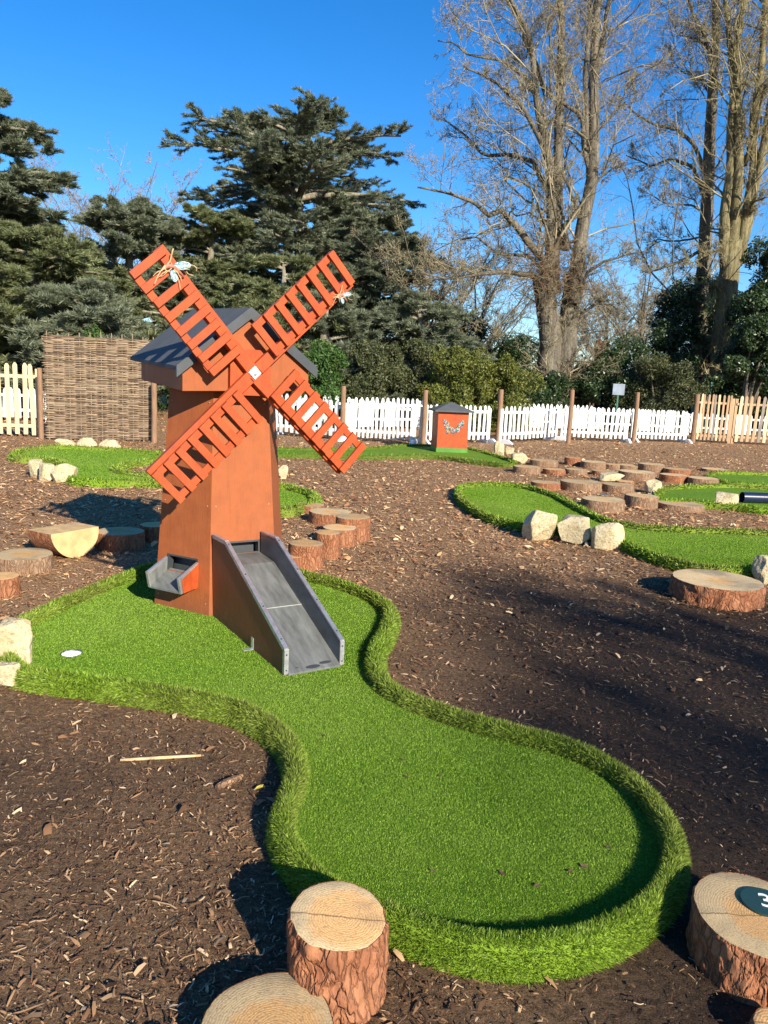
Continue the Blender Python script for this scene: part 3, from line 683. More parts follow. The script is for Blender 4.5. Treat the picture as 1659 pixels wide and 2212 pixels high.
# decorative insects on the sails
def insect(name_label, R0, deg, scale):
    T = SP(math.radians(deg)); m4 = Matrix.Rotation(phi, 4, 'Z'); base = np.array(T(*R0))
    wb = m4 @ Vector(base) + Vector(Cw)
    root = empty('insect_ornament', wb, phi, label=name_label, cat='ornament')
    s = scale
    MB().tube([(-.05 * s, -.01, -.03 * s), (-.01 * s, -.014, 0), (.03 * s, -.016, -.002 * s), (.085 * s, -.018, -.055 * s)], [.006 * s, .016 * s, .012 * s, .006 * s], 8).build('body', MAT['bodyred'], root, smooth=True)
    for (c_, ax, ang) in (((.075 * s, -.022, .012 * s), (.052 * s, .022 * s), .12), ((.022 * s, -.022, -.055 * s), (.036 * s, .019 * s), -1.2)):
        wv = []; wf = []; n = 0
        wmb = MB()
        for gx in range(-6, 7):
            for gz in range(-4, 5):
                px, pz = gx / 6.5 + (gz % 2) * .05, gz / 4.5
                if px * px + pz * pz > .95: continue
                hx, hz = ax[0] / 6.5 * .44, ax[1] / 4.5 * .44
                X, Z = px * ax[0], pz * ax[1]
                q = []
                for sx, sz in ((-1, -1), (1, -1), (1, 1), (-1, 1)):
                    x, z = X + sx * hx * random.uniform(.85, 1.05), Z + sz * hz * random.uniform(.85, 1.05)
                    q.append((c_[0] + x * math.cos(ang) - z * math.sin(ang), c_[1] - .003, c_[2] + x * math.sin(ang) + z * math.cos(ang)))
                wmb.prism(q, (0, .0025, 0))
        wo = MB(); ring = []
        for k in range(20):
            x, z = ax[0] * math.cos(k * PI / 10), ax[1] * math.sin(k * PI / 10)
            ring.append((c_[0] + x * math.cos(ang) - z * math.sin(ang), c_[1], c_[2] + x * math.sin(ang) + z * math.cos(ang)))
        wo.prism(ring, (0, .004, 0)); w_o = wo.build('wing', MAT['lino'], root); wmb.build('mosaic', MAT['wing'], w_o)
    tg = MB()
    for k in range(9):
        a_ = random.uniform(0, 2 * PI); l = random.uniform(.04, .1) * s; p = np.array([random.uniform(-.03, .05) * s, -.02, random.uniform(-.04, .02) * s])
        q = [p]
        for j in range(5):
            a_ += random.uniform(-.5, .5); p = p + np.array([math.cos(a_), random.uniform(-.25, .15), math.sin(a_)]) * l / 4; q.append(p)
        tg.tube(q, [.0035 * s, .003 * s, .003 * s, .0025 * s, .002 * s, .001 * s], 5)
    q = [np.array([(.13 + .03 * math.cos(t)) * s, -.02 - .01 * math.sin(3 * t), (-.01 + .03 * math.sin(t)) * s]) for t in np.arange(0, 5.5, .5)]
    tg.tube(q, .003 * s, 5)
    tg.tube([(-.03 * s, -.02, -.02 * s), (.0, -.025, .03 * s), (.02 * s, -.02, .10 * s)], .004 * s, 5); tg.tube([(-.03 * s, -.02, 0), (-.07 * s, -.025, -.06 * s), (-.09 * s, -.02, -.11 * s)], .003 * s, 5)
    tg.build('twig_legs', MAT['twig'], root)
insect('twig insect with white and blue mosaic wings on the upper left sail', (.78, -.56, .03), 131.5, .95)
insect('smaller twig insect with pale wings on the upper right sail', (.74, -.56, .0), 43.3, .6)

# ------------------------------------------------------------------ butterfly box
bx = at(975, 977, .045); rz = math.radians(8)
BX = empty('butterfly_box', bx, rz, label='orange wooden box with a mosaic butterfly and a dark pyramid roof', cat='box')
d_ = .46
MB().box((-.345, -.02, .0), (.345, .62, .885)).build('box_body', MAT['sail'], BX, bevel=.004)
MB().box((-.352, -.027, .002), (.352, .627, .095)).build('green_plinth', simple('green_plinth_paint', (.06, .20, .02), .7), BX)
rf = MB(); A = [(-.44, -.12, .888), (.44, -.12, .888), (.44, .72, .888), (-.44, .72, .888)]; Bq = [(x, y, .918) for x, y, _ in A]
rf.add(A + Bq + [(0, .3, 1.10)], [(3, 2, 1, 0), (0, 1, 5, 4), (1, 2, 6, 5), (2, 3, 7, 6), (3, 0, 4, 7), (4, 5, 8), (5, 6, 8), (6, 7, 8), (7, 4, 8)])
rf.build('pyramid_roof', MAT['roof'], BX)
def wingpoly(sg): # outline in wing plane
    return np.array([(0, -.17), (sg * .05, -.09), (sg * .14, -.13) if sg < 0 else (sg * .10, -.10), (sg * .17, -.02), (sg * .205, .05), (sg * .225, .14), (sg * .19, .165), (sg * .12, .11), (sg * .06, .02), (0, -.02)])
mz = MB(); bkk = MB()
for sg in (-1, 1):
    Pw = wingpoly(sg) * (1.14 if sg < 0 else 1.0); Pw[:, 0] += 0.02
    if sg > 0: Pw = Pw[::-1]
    bkk.prism([(x, -.024, z + .55) for x, z in Pw], (0, -.004, 0))
    for gx in range(-12, 13):
        for gz in range(-10, 10):
            c = np.array([[gx * .02 + random.uniform(-.003, .003), gz * .019 + random.uniform(-.003, .003)]])
            if inside(Pw, c)[0]:
                x, z = c[0]; h = .0082
                q = [(x + sx * h * random.uniform(.7, 1.1), -.0285, z + .55 + sz * h * random.uniform(.7, 1.1)) for sx, sz in ((-1, -1), (1, -1), (1, 1), (-1, 1))]
                mz.prism(q, (0, -.004, 0))
bo = bkk.build('butterfly', MAT['edge'], BX); mz.build('mosaic_tiles', MAT['mosaic'], bo)

# ------------------------------------------------------------------ stumps and log slices
def stump(u, v, hw, hpx, label, barkm='bark', seg=56, rows=7, tilt=(0, 0), group='log slices and stumps laid around the greens', name='log_stump', hgt=None, rough=1.0, hollow=False, ell=1.0):
    """u,v = centre of the top face, hw = half width px, hpx = visible height of the side in px"""
    h = .12
    for _ in range(12):                            # solve height so that the foot lands hpx lower
        p = at(u, v, h); r = hw * pxm(p)
        if hgt: h = hgt; continue
        f = np.array([p[0], p[1], 0]); a = math.atan2(H - h, math.hypot(p[0], p[1]))
        h = .5 * h + .5 * hpx * pxm(p) / math.cos(a)
    p = at(u, v, h); r = hw * pxm(p); seed = int(u * 7 + v)
    root = empty(name, (p[0], p[1], 0), 0, label=label, cat='log stump', group=group)
    g = np.random.default_rng(seed); a = np.arange(seg) / seg * 2 * PI
    out = 1 + sum(g.normal(0, .035 / k) * np.cos(k * a + g.random() * 6) for k in (1, 2, 3, 4, 5))
    base = np.c_[np.cos(a) * out * r, np.sin(a) * out * r * ell]
    tx, ty = tilt; pts = []
    for j in range(rows + 1):
        z = h * j / rows - (.02 if j == 0 else 0); fl = 1 + .03 * (1 - j / rows) ** 2
        q = np.c_[base * fl, np.full(seg, z)]
        dn = vnoise(q + p, .035, seed % 9) * .007 * rough + vnoise(q * np.array([1, 1, .35]) + p, .014, 3) * .0045 * rough
        if j == rows: dn = dn * .3 - .004
        q[:, :2] *= (1 + dn / r)[:, None]
        if j == rows: q[:, 2] += q[:, 0] * tx + q[:, 1] * ty
        elif j: q[:, 2] += (q[:, 0] * tx + q[:, 1] * ty) * j / rows
        pts.append(q)
    V = np.concatenate(pts); idx = np.arange(seg); nx = (idx + 1) % seg
    fs = [np.concatenate([np.stack([idx + j * seg, nx + j * seg, nx + (j + 1) * seg, idx + (j + 1) * seg], 1) for j in range(rows)])]
    mesh_obj('bark', V, fs, MAT[barkm], root, smooth=True)
    top = pts[-1]; c = np.array([0, 0, h]); rr = [1, .93, .7, .45, .2]
    R = []
    for i, q in enumerate(rr):
        s = c + (top - c) * q
        if i == 0: s[:, 2] -= .002
        s[:, 2] += vnoise(s + p, .03, 5) * (.0012 if i else 0)
        if hollow and q < .6: s[:, 2] -= .012 * (1 - q)
        R.append(s)
    V = np.concatenate(R + [c[None, :] - (np.array([[0, 0, .012]]) if hollow else 0)]); n = len(rr)
    fs = [np.concatenate([np.stack([idx + j * seg, nx + j * seg, nx + (j + 1) * seg, idx + (j + 1) * seg], 1) for j in range(n - 1)]),
          np.stack([idx + (n - 1) * seg, nx + (n - 1) * seg, np.full(seg, n * seg)], 1)]
    mesh_obj('cut_face', V, fs, MAT['cut'], root, smooth=True)
    return root, p, r, h

stump(727, 1976, 106, 136, 'upright reddish log stump against the near rim of the windmill green', seg=160, rows=26, tilt=(-.06, .0), rough=1.4, ell=1.08)
stump(575, 2225, 150, 60, 'wide log stump cut off by the bottom edge, left of the upright stump', seg=128, rows=10, ell=1.12)
r3, p3, rr3, h3 = stump(1634, 1972, 135, 92, 'round stump at the right edge bearing a green number plaque', seg=160, rows=22, ell=1.05)
stump(1694, 2222, 64, 40, 'small stump corner at the bottom right corner, below the plaque stump', seg=96, rows=10)
# plaque with the number
PQ = empty('number_plaque', tuple(at(1650, 1950, h3 + .002)), 0, label='round dark green plaque with a white number on the right-edge stump', cat='plaque')
MB().tube([(0, 0, .0), (0, 0, .006)], .064 , 48).build('disc', MAT['plaque'], PQ, bevel=.001)
cu_ = bpy.data.curves.new('digit', 'FONT'); cu_.body = '3'; cu_.size = .085; cu_.extrude = .0006; cu_.align_x = 'CENTER'; cu_.align_y = 'CENTER'
to = bpy.data.objects.new('digit', cu_); COL.objects.link(to)
dg = bpy.context.evaluated_depsgraph_get(); dme = bpy.data.meshes.new_from_object(to.evaluated_get(dg)); bpy.data.objects.remove(to)
dme.materials.clear(); dme.materials.append(MAT['lettering']); do = bpy.data.objects.new('digit', dme); COL.objects.link(do); do.parent = PQ
do.location = (0.004, 0, .0072); do.rotation_euler = (0, 0, math.radians(-12))

for args in [
    ((671, 1089, 31, 17), 'lowest far slice touching the turf edge behind the windmill'),
    ((716, 1104, 46, 24), 'flat brown slice second from the turf edge behind the windmill'),
    ((763, 1115, 37, 48), 'tallest rightmost stump of the curved row right of the windmill'),
    ((736, 1138, 38, 36), 'pale-topped stump touching the left of the tallest one in the curved row'),
    ((709, 1149, 29, 54), 'narrow round-topped stump in the middle of the curved row right of the slide'),
    ((663, 1172, 37, 52), 'stump with a splintered grey top beside the slide top'),
    ((634, 1199, 25, 30), 'low nearest stump of the curved row, tight against the slide'),
]:
    stump(*args[0], args[1])
for (x, y, w_, hh), lb, bm in [
    ((400, 573, 70, 34), 'leftmost slice of the far-right slice cluster', 'bark2'),
    ((490, 540, 70, 30), 'slice beside the three rocks at the end of the long green', 'bark2'),
    ((548, 588, 55, 26), 'small orange-barked slice in the left of the cluster', 'bark'),
    ((641, 527, 42, 40), 'small tall red-barked stump at the back of the cluster', 'bark'),
    ((659, 588, 56, 26), 'low slice right of the small orange-barked slice', 'bark2'),
    ((747, 548, 64, 34), 'round slice right of the small tall red-barked stump', 'bark2'),
    ((800, 596, 58, 24), 'low slice directly behind the flat pale rock in the cluster', 'bark'),
    ((850, 562, 40, 26), 'slice overlapping its right neighbour in the back row of the cluster', 'bark2'),
    ((930, 566, 52, 26), 'dark slice in the back row, right of the overlapped slice', 'bark2'),
    ((1050, 560, 66, 40), 'tall pale slice at the right of the back row', 'bark2'),
    ((975, 600, 92, 40), 'wide thick-barked slice right of the flat pale rock', 'bark2'),
    ((1185, 586, 68, 28), 'low slice partly hidden by the red-barked slice before the far right green', 'bark'),
    ((1168, 616, 70, 38), 'short red-barked slice in front of the low slice at the right of the cluster', 'bark'),
    ((1318, 633, 78, 36), 'grey-barked slice standing at the tip of the farthest right green', 'bark2'),
    ((1380, 586, 65, 14), 'flat slice lying behind the tip of the farthest right green', 'bark2'),
    ((500, 655, 76, 36), 'red-brown slice nearest the rounded end of the green with three rocks', 'bark'),
    ((688, 652, 106, 44), 'long wide slice in the front row, left of centre in the cluster', 'bark2'),
    ((872, 666, 84, 38), 'slice in front of the flat pale rock in the cluster', 'bark2'),
    ((912, 650, 48, 30), 'slice half hidden behind the slice in front of the flat rock', 'bark'),
    ((798, 742, 112, 56), 'broad slice with a grey disc mark beside the green with three rocks', 'bark2'),
    ((1000, 725, 84, 60), 'tall thick stump between the broad slice and the lone yellow rock', 'bark2'),
    ((1203, 765, 116, 30), 'long low slice in front of the green with the navy pipe', 'bark2'),
]:
    u_, v_ = c5(x, y); stump(u_, v_, w_ * .4141, hh * .4141, lb, bm, seg=48, rows=6, rough=1.2)
stump(*c5(1395, 1162), 93, 42, 'large flat slice with a hollow reddish centre and rough bark at right', 'bark', seg=120, rows=10, rough=2.2, hollow=True, ell=1.0)
MB().tube([(0, 0, 0), (0, 0, .004)], .07, 24).build('grey_disc', MAT['lino'], label='small grey disc lying on the broad slice by the green', cat='disc').location = tuple(at(*c5(805, 738), .118) + np.array([0, 0, .045]))
# left side
stump(262, 1146, 50, 36, 'stump half in the windmill shadow, right of the half-round log', seg=80, rows=8)
stump(337, 1132, 33, 34, 'stump fully in shadow tucked behind the left of the tower', seg=64, rows=8)
stump(50, 1196, 60, 34, 'wide low stump at the left edge, left of the half-round log', 'bark2', seg=80, rows=8)
stump(2, 1243, 38, 40, 'stump at the left edge with an orange face, nearest of the left stumps', seg=80, rows=8)
stump(88, 1158, 22, 18, 'small slice peeping out behind the half-round log', seg=48, rows=6)
def half_log():
    P = at(148, 1200, 0); r = 60 * pxm(P)
    root = empty('half_log', tuple(P), math.radians(60), label='half-round split log whose pale D-shaped cut face is turned to the viewer', cat='log')
    n = 40; ang = [PI + PI * k / n for k in range(n + 1)]; bl = .30; zt_ = r * .98
    front = [(r * math.cos(a) * 1.0, -.02 - .10 * (1 + math.sin(a)) * 0 , zt_ + r * math.sin(a) * .96) for a in ang]
    tiltf = .12
    front = [(x * (1 + .02 * math.sin(9 * x)), y + (z) * tiltf - .10, z) for x, y, z in front]
    back = [(x * 1.0, y + bl, z) for x, y, z in front]
    m = MB(); k = n + 1
    m.add(front + back, [(i, i + k, i + 1 + k, i + 1) for i in range(n)]); m.build('bark', MAT['bark'], root, smooth=True)
    f = MB(); f.add(front, [tuple(range(k))]); f.add([front[0], front[-1], back[-1], back[0]], [(0, 1, 2, 3)])
    o = f.build('cut_face', simple('stained_cut_face', (.55, .36, .16), .8, .28, 9, .3, 120), root)
half_log()

# ------------------------------------------------------------------ rocks
def rock(u, v, wpx, hpx, label, depth=.8, zb=0.0, rot=None, ncut=16, base=None):
    """u,v = bottom centre of the visible rock, wpx x hpx = its size in px"""
    P = at(u, v, zb); s = pxm(P); w_, h_ = wpx * s, hpx * s * 1.02
    seed = int(u * 3 + v); g = np.random.default_rng(seed)
    bm = bmesh.new(); bmesh.ops.create_cube(bm, size=2); bmesh.ops.subdivide_edges(bm, edges=bm.edges[:], cuts=20, use_grid_fill=True)
    V = np.array([q.co for q in bm.verts]); V = V / (np.abs(V) ** 5).sum(1)[:, None] ** .2
    for _ in range(ncut):
        n = g.normal(0, 1, 3); n /= np.linalg.norm(n); d = g.uniform(.66, .95) * (np.abs(n).sum() * .78 if np.abs(n).sum() > 1 else 1)
        k = V @ n - d; V[k > 0] -= k[k > 0][:, None] * n
    V += np.stack([vnoise(V, .7, seed % 7 + i) for i in range(3)], 1) * .05 + np.stack([vnoise(V, .25, seed % 5 + i) for i in range(3)], 1) * .022 + np.stack([vnoise(V, .09, i) for i in range(3)], 1) * .014
    V[:, 0] *= w_ / 2 / np.abs(V[:, 0]).max(); V[:, 2] -= V[:, 2].min(); V[:, 2] *= h_ / V[:, 2].max(); V[:, 1] *= w_ * depth / 2
    V[:, 0] += V[:, 2] * g.uniform(-.12, .12)
    root_z = -.01
    fs = [np.array([[q.index for q in f.verts] for f in bm.faces])]; bm.free()
    o = mesh_obj('rock', V, fs, MAT['rock'], smooth=False, label=label, cat='rock', group='pale limestone rocks edging the greens')
    o.location = (P[0], P[1] + w_ * depth * .3, root_z + zb); o.rotation_euler = (0, 0, g.uniform(-.25, .25) if rot is None else rot)
    return o
def rk5(x, y, w_, h_, lb, **k): u_, v_ = c5(x, y + h_ / 2); return rock(u_, v_, w_ * .4141, h_ * .4141, lb, **k)
rk5(458, 882, 172, 162, 'leftmost of the three rocks on the near edge of the right green')
rk5(655, 907, 192, 148, 'widest middle rock of the three on the near edge of the right green', depth=.6)
rk5(828, 938, 160, 145, 'rightmost of the three rocks on the near edge of the right green', depth=.7)
rk5(257, 482, 56, 80, 'tall slim rock at the end of the long green, left of two others')
rk5(310, 497, 52, 56, 'small yellow middle rock at the end of the long green')
rk5(366, 532, 90, 62, 'low wide rock nearest of the three at the end of the long green')
rk5(845, 630, 130, 52, 'flat pale rock lying among the log slices', depth=.6)
rk5(1076, 682, 100, 78, 'lone yellow rock at the left tip of the green with the pipe')
rk5(1455, 757, 132, 90, 'grey shaded rock in front of the navy pipe')
rk5(1650, 1115, 120, 150, 'rock cut off by the right edge behind the hollow slice')
def rk3(x, y, w_, h_, lb, **k): u_, v_ = c3(x, y + h_ / 2); return rock(u_, v_, w_ * .3418, h_ * .3418, lb, **k)
rk3(408, 783, 126, 54, 'leftmost of the three rocks behind the far-left green', depth=.5)
rk3(545, 782, 122, 66, 'middle and tallest of the three rocks behind the far-left green', depth=.5)
rk3(688, 792, 130, 62, 'rightmost of the three rocks behind the far-left green', depth=.5)
rk3(222, 945, 92, 122, 'left rock of the upright trio in front of the far-left green')
rk3(290, 970, 96, 118, 'middle rock of the upright trio in front of the far-left green')
rk3(388, 975, 150, 128, 'right and broadest rock of the upright trio before the far-left green')
u_, v_ = c4(128, 1012); rock(u_, v_, 64 * .3418, 92 * .3418, 'rock just right of the tower, on the far-left green edge')
rock(14, 1450, 104, 112, 'big cream boulder at the left edge overlapping the windmill green', depth=.6, rot=.0)
rock(8, 1490, 62, 62, 'smaller cream block under the big boulder at the left edge', depth=.6, rot=.1)

# ------------------------------------------------------------------ pipe, loose stick
pp = at(1601, 1085, .05); p_dir = np.array([1, .10, 0.])
PI_ = empty('pipe', tuple(pp), 0, label='dark navy pipe lying on the green at the right edge', cat='pipe')
MB().tube([(0, 0, .08), tuple(p_dir * 1.6 + np.array([0, 0, .08]))], .075, 28, cap=False).tube([tuple(p_dir * 1.6 + np.array([0, 0, .08])), (0, 0, .08)], .068, 28, cap=False).build('pipe_wall', MAT['navy'], PI_, smooth=True)
pth = [at(260 + 175 * t, 1641 - 10 * t, .012) for t in (0, .25, .5, .75, 1)]
MB().tube(pth, [.006, .0065, .007, .0065, .005], 7).build('stick', MAT['twig'], smooth=True, label='long pale stick lying on the mulch before the windmill green', cat='stick')
pth = [at(468 + 56 * t, 1700 - 26 * t, .014) for t in (0, .33, .66, 1)]
MB().tube(pth, [.010, .016, .014, .006], 6).build('bark_shard', MAT['bark2'], label='short grey shard of wood lying beside the turf rim', cat='wood shard')

# ------------------------------------------------------------------ fences
def picket(hgt, wd, th, r=True):
    m = MB(); z = hgt
    m.prism([(-wd / 2, 0, 0), (wd / 2, 0, 0), (wd / 2, 0, z - wd * .6), (wd * .22, 0, z - wd * .08), (0, 0, z), (-wd * .22, 0, z - wd * .08), (-wd / 2, 0, z - wd * .6)], (0, th, 0)); return m
def fence_panel(A, B, hgt, label, m, n, wd=.07, z0=.10, feet=True, rails=(.22, .80), group='white picket fence panels', post=True, mats=None, postm=None, ends=(1, 1)):
    A = np.array(A, float); B = np.array(B, float); d = B - A; Ln = np.linalg.norm(d[:2]); ang = math.atan2(d[1], d[0])
    root = empty('picket_fence', (A[0], A[1], 0), ang, label=label, cat='fence', group=group)
    base = None; wd = max(.05, .52 * Ln / n); pm = picket(hgt - z0, wd, .018)
    for i in range(n):
        x = Ln * (i + .5) / n; mm = mats[(i * 7 + 3) % len(mats)] if mats else m
        if base is None or mats:
            o = pm.build('picket', mm, root); base = o
        else:
            o = base.copy(); COL.objects.link(o); o.parent = root
        o.location = (x, -.02, z0 + random.uniform(-.014, .012)); o.rotation_euler = (random.gauss(0, .008), random.gauss(0, .02), 0)
    for rz_ in rails: MB().box((0, -.0005, hgt * rz_), (Ln, .035, hgt * rz_ + .07)).build('rail', m, root)
    if post:
        for e, x in ((0, .0), (1, Ln)):
            if not ends[e]: continue
            MB().box((x - .045, .036, 0), (x + .045, .10, hgt * .93)).build('post', postm or m, root)
            if feet:
                f = MB(); f.prism([(x - .035, -.33, 0), (x - .035, .45, 0), (x - .035, .45, .03), (x - .035, .30, .12), (x - .035, -.18, .12), (x - .035, -.33, .03)], (.07, 0, 0)); f.build('foot', MAT['foot'], root)
    return root
wp = {k: at(u, v) for k, (u, v) in dict(a=(600, 938), b=(745, 952), c=(892, 960), c2=(912, 958), d=(1056, 957), e=(1084, 958), f=(1203, 950), f2=(1214, 950), g=(1352, 955), g2=(1366, 953), h=(1480, 956)).items()}
fence_panel(at(590, 939), wp['b'], 1.0, 'white fence panel partly hidden behind the lower right sail', MAT['white'], 13)
fence_panel(at(752, 951), wp['c'], 1.04, 'white fence panel left of the post beside the butterfly box', MAT['white'], 15)
fence_panel(wp['c2'], wp['d'], 1.0, 'white fence panel directly behind the butterfly box', MAT['white'], 14)
fence_panel(wp['e'], wp['f'], 1.0, 'white fence panel first to the right of the butterfly box', MAT['white'], 14)
fence_panel(wp['f2'], wp['g'], 1.0, 'white fence panel between the second and third brown posts right of the box', MAT['white'], 14)
fence_panel(wp['g2'], wp['h'], 1.0, 'white fence panel ending at the brown natural-wood fence', MAT['white'], 13)
# rear white fence seen through the gaps
for (u0_, u1_, Y0, Y1, lb, hh) in [(-30, 100, 21, 21, 'rear white fence panel seen behind the tall fence at the left edge', .9), (600, 760, 24, 23.5, 'rear white fence panel behind the lower right sail', 1.0), (762, 905, 23.5, 25, 'rear white fence panel behind the front panel left of the box', 1.0), (907, 1080, 25, 27, 'rear white fence panel behind the butterfly box', 1.0), (1085, 1280, 27, 28.5, 'rear white fence panel behind the first panels right of the box', .95), (1285, 1480, 28.5, 29, 'rear white fence panel behind the last white panels', .9), (1490, 1680, 29, 29.5, 'rear white fence panel seen through the natural-wood fence at right', .85)]:
    a_ = far(u0_, 900, Y0); b_ = far(u1_, 900, Y1); n = int(np.linalg.norm((b_ - a_)[:2]) / .19)
    fence_panel((a_[0], a_[1], 0), (b_[0], b_[1], 0), hh, lb, MAT['white'], min(n, 40), feet=False, rails=(.3, .74))
np_m = [MAT['wpine'], simple('grey_pine', (.22, .18, .14), .8, .3, 3), MAT['wpine'], MAT['pine'], MAT['wpine']]
fence_panel(at(-6, 941), at(84, 944), 1.57, 'tall pale wooden picket fence at the left edge', MAT['pine'], 5, wd=.13, z0=.05, feet=False, rails=(.13, .80), group='natural wood picket fences', mats=[MAT['pine']], ends=(0, 1))
fence_panel(at(1500, 954), at(1574, 958), 1.56, 'narrow natural-wood picket gate beside the last white panel', MAT['wpine'], 9, wd=.085, z0=.08, feet=False, rails=(.12, .80), group='natural wood picket fences', mats=np_m, ends=(0, 1))
fence_panel(at(1582, 958), at(1690, 963), 1.56, 'natural-wood picket fence running out at the right edge', MAT['wpine'], 9, wd=.10, z0=.08, feet=False, rails=(.12, .80), group='natural wood picket fences', mats=np_m)
for (u, vb, vt, wpx, lb) in [(739, 951, 835, 11, 'brown post behind the tip of the lower right sail'), (913, 958, 843, 11, 'brown post left of the butterfly box'), (1073, 956, 842, 11, 'brown post right of the butterfly box'), (1224, 957, 843, 10, 'brown post left of the white sign'), (1364, 953, 848, 9, 'brown post right of the white sign'), (1491, 955, 852, 11, 'brown post where the natural-wood fence begins'), (97, 947, 797, 11, 'brown post at the left end of the woven hurdle'), (338, 955, 826, 12, 'brown post at the right end of the woven hurdle')]:
    P = at(u, vb); hh = (vb - vt) * pxm(P); r_ = wpx * pxm(P) / 2
    m = MB(); m.tube([(0, 0, -.02), (.01, 0, hh * .5), (0, .01, hh - .01), (0, .01, hh)], [r_, r_ * .97, r_ * .93, r_ * .8], 14)
    m.build('fence_post', MAT['post'], smooth=False, label=lb, cat='post', group='round brown wooden posts').location = (P[0], P[1] - .16, 0)
# hurdle
A = at(104, 949); B = at(336, 954); d = (B - A); Ln = float(np.linalg.norm(d)); ang = math.atan2(d[1], d[0]); hh = 2.2
HU = empty('woven_hurdle', tuple(A), ang, label='tall woven hazel hurdle screen behind the far-left green', cat='hurdle')
ns = 11
for i in range(ns):
    x = Ln * (i + .15) / (ns - .7)
    MB().tube([(x, 0, 0), (x + random.uniform(-.01, .01), 0, hh * .5), (x, 0, hh + random.uniform(.0, .09))], [.017, .015, .011], 7).build('upright', MAT['wattle'], HU)
rods = MB(); rows = 112
for j in range(rows):
    z = .03 + (hh - .06) * j / rows; sgn = 1 if (j // 1) % 2 else -1; xx = np.linspace(-.03 + random.uniform(-.05, .02), Ln + random.uniform(-.02, .06), 60)
    ph = random.uniform(0, 6)
    pts = [(x, sgn * .024 * math.cos(PI * (x / Ln * (ns - .7) - .15)), z + .008 * math.sin(x * 3 + ph) + .006 * math.sin(x * 11 + ph * 2)) for x in xx]
    cut = random.randint(12, 48); r0 = random.uniform(.0085, .013)
    rods.tube(pts[:cut], list(np.linspace(r0, r0 * .6, cut)), 5); rods.tube(pts[cut - 1:], list(np.linspace(r0 * .95, r0 * .7, 61 - cut)), 5)
for j in range(rows):
    z = .03 + (hh - .06) * (j + .5) / rows; sgn = -1 if j % 2 else 1; ph = random.uniform(0, 6)
    xx = np.linspace(-.01, Ln + random.uniform(-.02, .03), 60)
    rods.tube([(x, sgn * .020 * math.cos(PI * (x / Ln * (ns - .7) - .15)), z + .007 * math.sin(x * 4 + ph)) for x in xx], random.uniform(.007, .011), 5)
rods.build('woven_rods', MAT['wattle'], HU, smooth=True)
# white board sign behind the fence
P = far(1335, 853, 31); SG = empty('sign', (P[0], P[1], 0), 0, label='blank pale grey rectangular sign on a post behind the white fence', cat='sign')
s_ = pxm(P); zc_ = far(1335, 841, 31)[2]
MB().box((-13 * s_, -.02, zc_ - 12 * s_), (13 * s_, .0, zc_ + 12 * s_)).build('sign_board', MAT['sign'], SG, bevel=.01); MB().box((-.03, .001, 0), (.03, .05, zc_)).build('sign_post', MAT['greenmesh'], SG)
P = far(1516, 850, 33); GM = empty('mesh_fence', (P[0], P[1], 0), 0, label='dark green wire mesh fence beside the golden tree trunk', cat='fence')
for x in (-.35, .35): MB().box((x - .03, -.03, 0), (x + .03, .03, 2.05)).build('post', MAT['greenmesh'], GM)
m = MB()
for k in range(14): m.box((-.34 + k * .05, -.008, .1), (-.332 + k * .05, 0, 1.95))
for z in (.2, .8, 1.4, 1.9): m.box((-.35, .001, z), (.35, .01, z + .012))
m.build('wire_mesh', MAT['greenmesh'], GM)

# ------------------------------------------------------------------ trees
def seg_prisms(P0, P1, r0, r1, n=3):
    d = P1 - P0; d /= np.linalg.norm(d, axis=1)[:, None] + 1e-9
    ref = np.where(np.abs(d[:, 2:3]) > .9, np.array([[1., 0, 0]]), np.array([[0, 0, 1.]]))
    a = np.cross(d, ref); a /= np.linalg.norm(a, axis=1)[:, None] + 1e-9; b = np.cross(d, a)
    V = []
    for P, r in ((P0, r0), (P1, r1)):
        for k in range(n):
            w_ = 2 * PI * k / n; V.append(P + (math.cos(w_) * a + math.sin(w_) * b) * r[:, None])
    V = np.stack(V, 1).reshape(-1, 3); i = np.arange(len(P0)) * 2 * n
    f = np.concatenate([np.stack([i + k, i + (k + 1) % n, i + n + (k + 1) % n, i + n + k], 1) for k in range(n)])
    return V, [f]
def spawn(PL, R, nper, lenf, g, K=5, ang=(.5, 1.1), up=.25, wob=.25, lo=.2, rf=.5, droop=0., rmin=.004):
    """PL (N,K0,3) parent polylines, R (N,) radius -> children polylines"""
    Np, K0, _ = PL.shape; idx = np.repeat(np.arange(Np), nper); n = len(idx)
    t = g.uniform(lo, .98, n) * (K0 - 1); i = np.minimum(t.astype(int), K0 - 2); f = (t - i)[:, None]
    p = PL[idx, i] * (1 - f) + PL[idx, i + 1] * f
    d = PL[idx, i + 1] - PL[idx, i]; sl = np.linalg.norm(d, axis=1); d /= sl[:, None] + 1e-9
    plen = sl * (K0 - 1)
    q = np.cross(d, g.normal(0, 1, (n, 3))); q /= np.linalg.norm(q, axis=1)[:, None] + 1e-9
    a = g.uniform(*ang, n)[:, None]; d = d * np.cos(a) + q * np.sin(a); d[:, 2] += up; d /= np.linalg.norm(d, axis=1)[:, None]
    ln = (plen * lenf * g.uniform(.5, 1.2, n) * (1.15 - .55 * t / (K0 - 1)))[:, None]
    out = [p]
    for k in range(K - 1):
        d = d + g.normal(0, wob, (n, 3)); d[:, 2] += .04 - droop * (k + 1) / K; d /= np.linalg.norm(d, axis=1)[:, None]
        p = p + d * ln / (K - 1); out.append(p)
    r = np.maximum(R[idx] * rf * g.uniform(.6, 1.1, n) * (1 - .6 * t / (K0 - 1)), rmin)
    return np.stack(out, 1), r
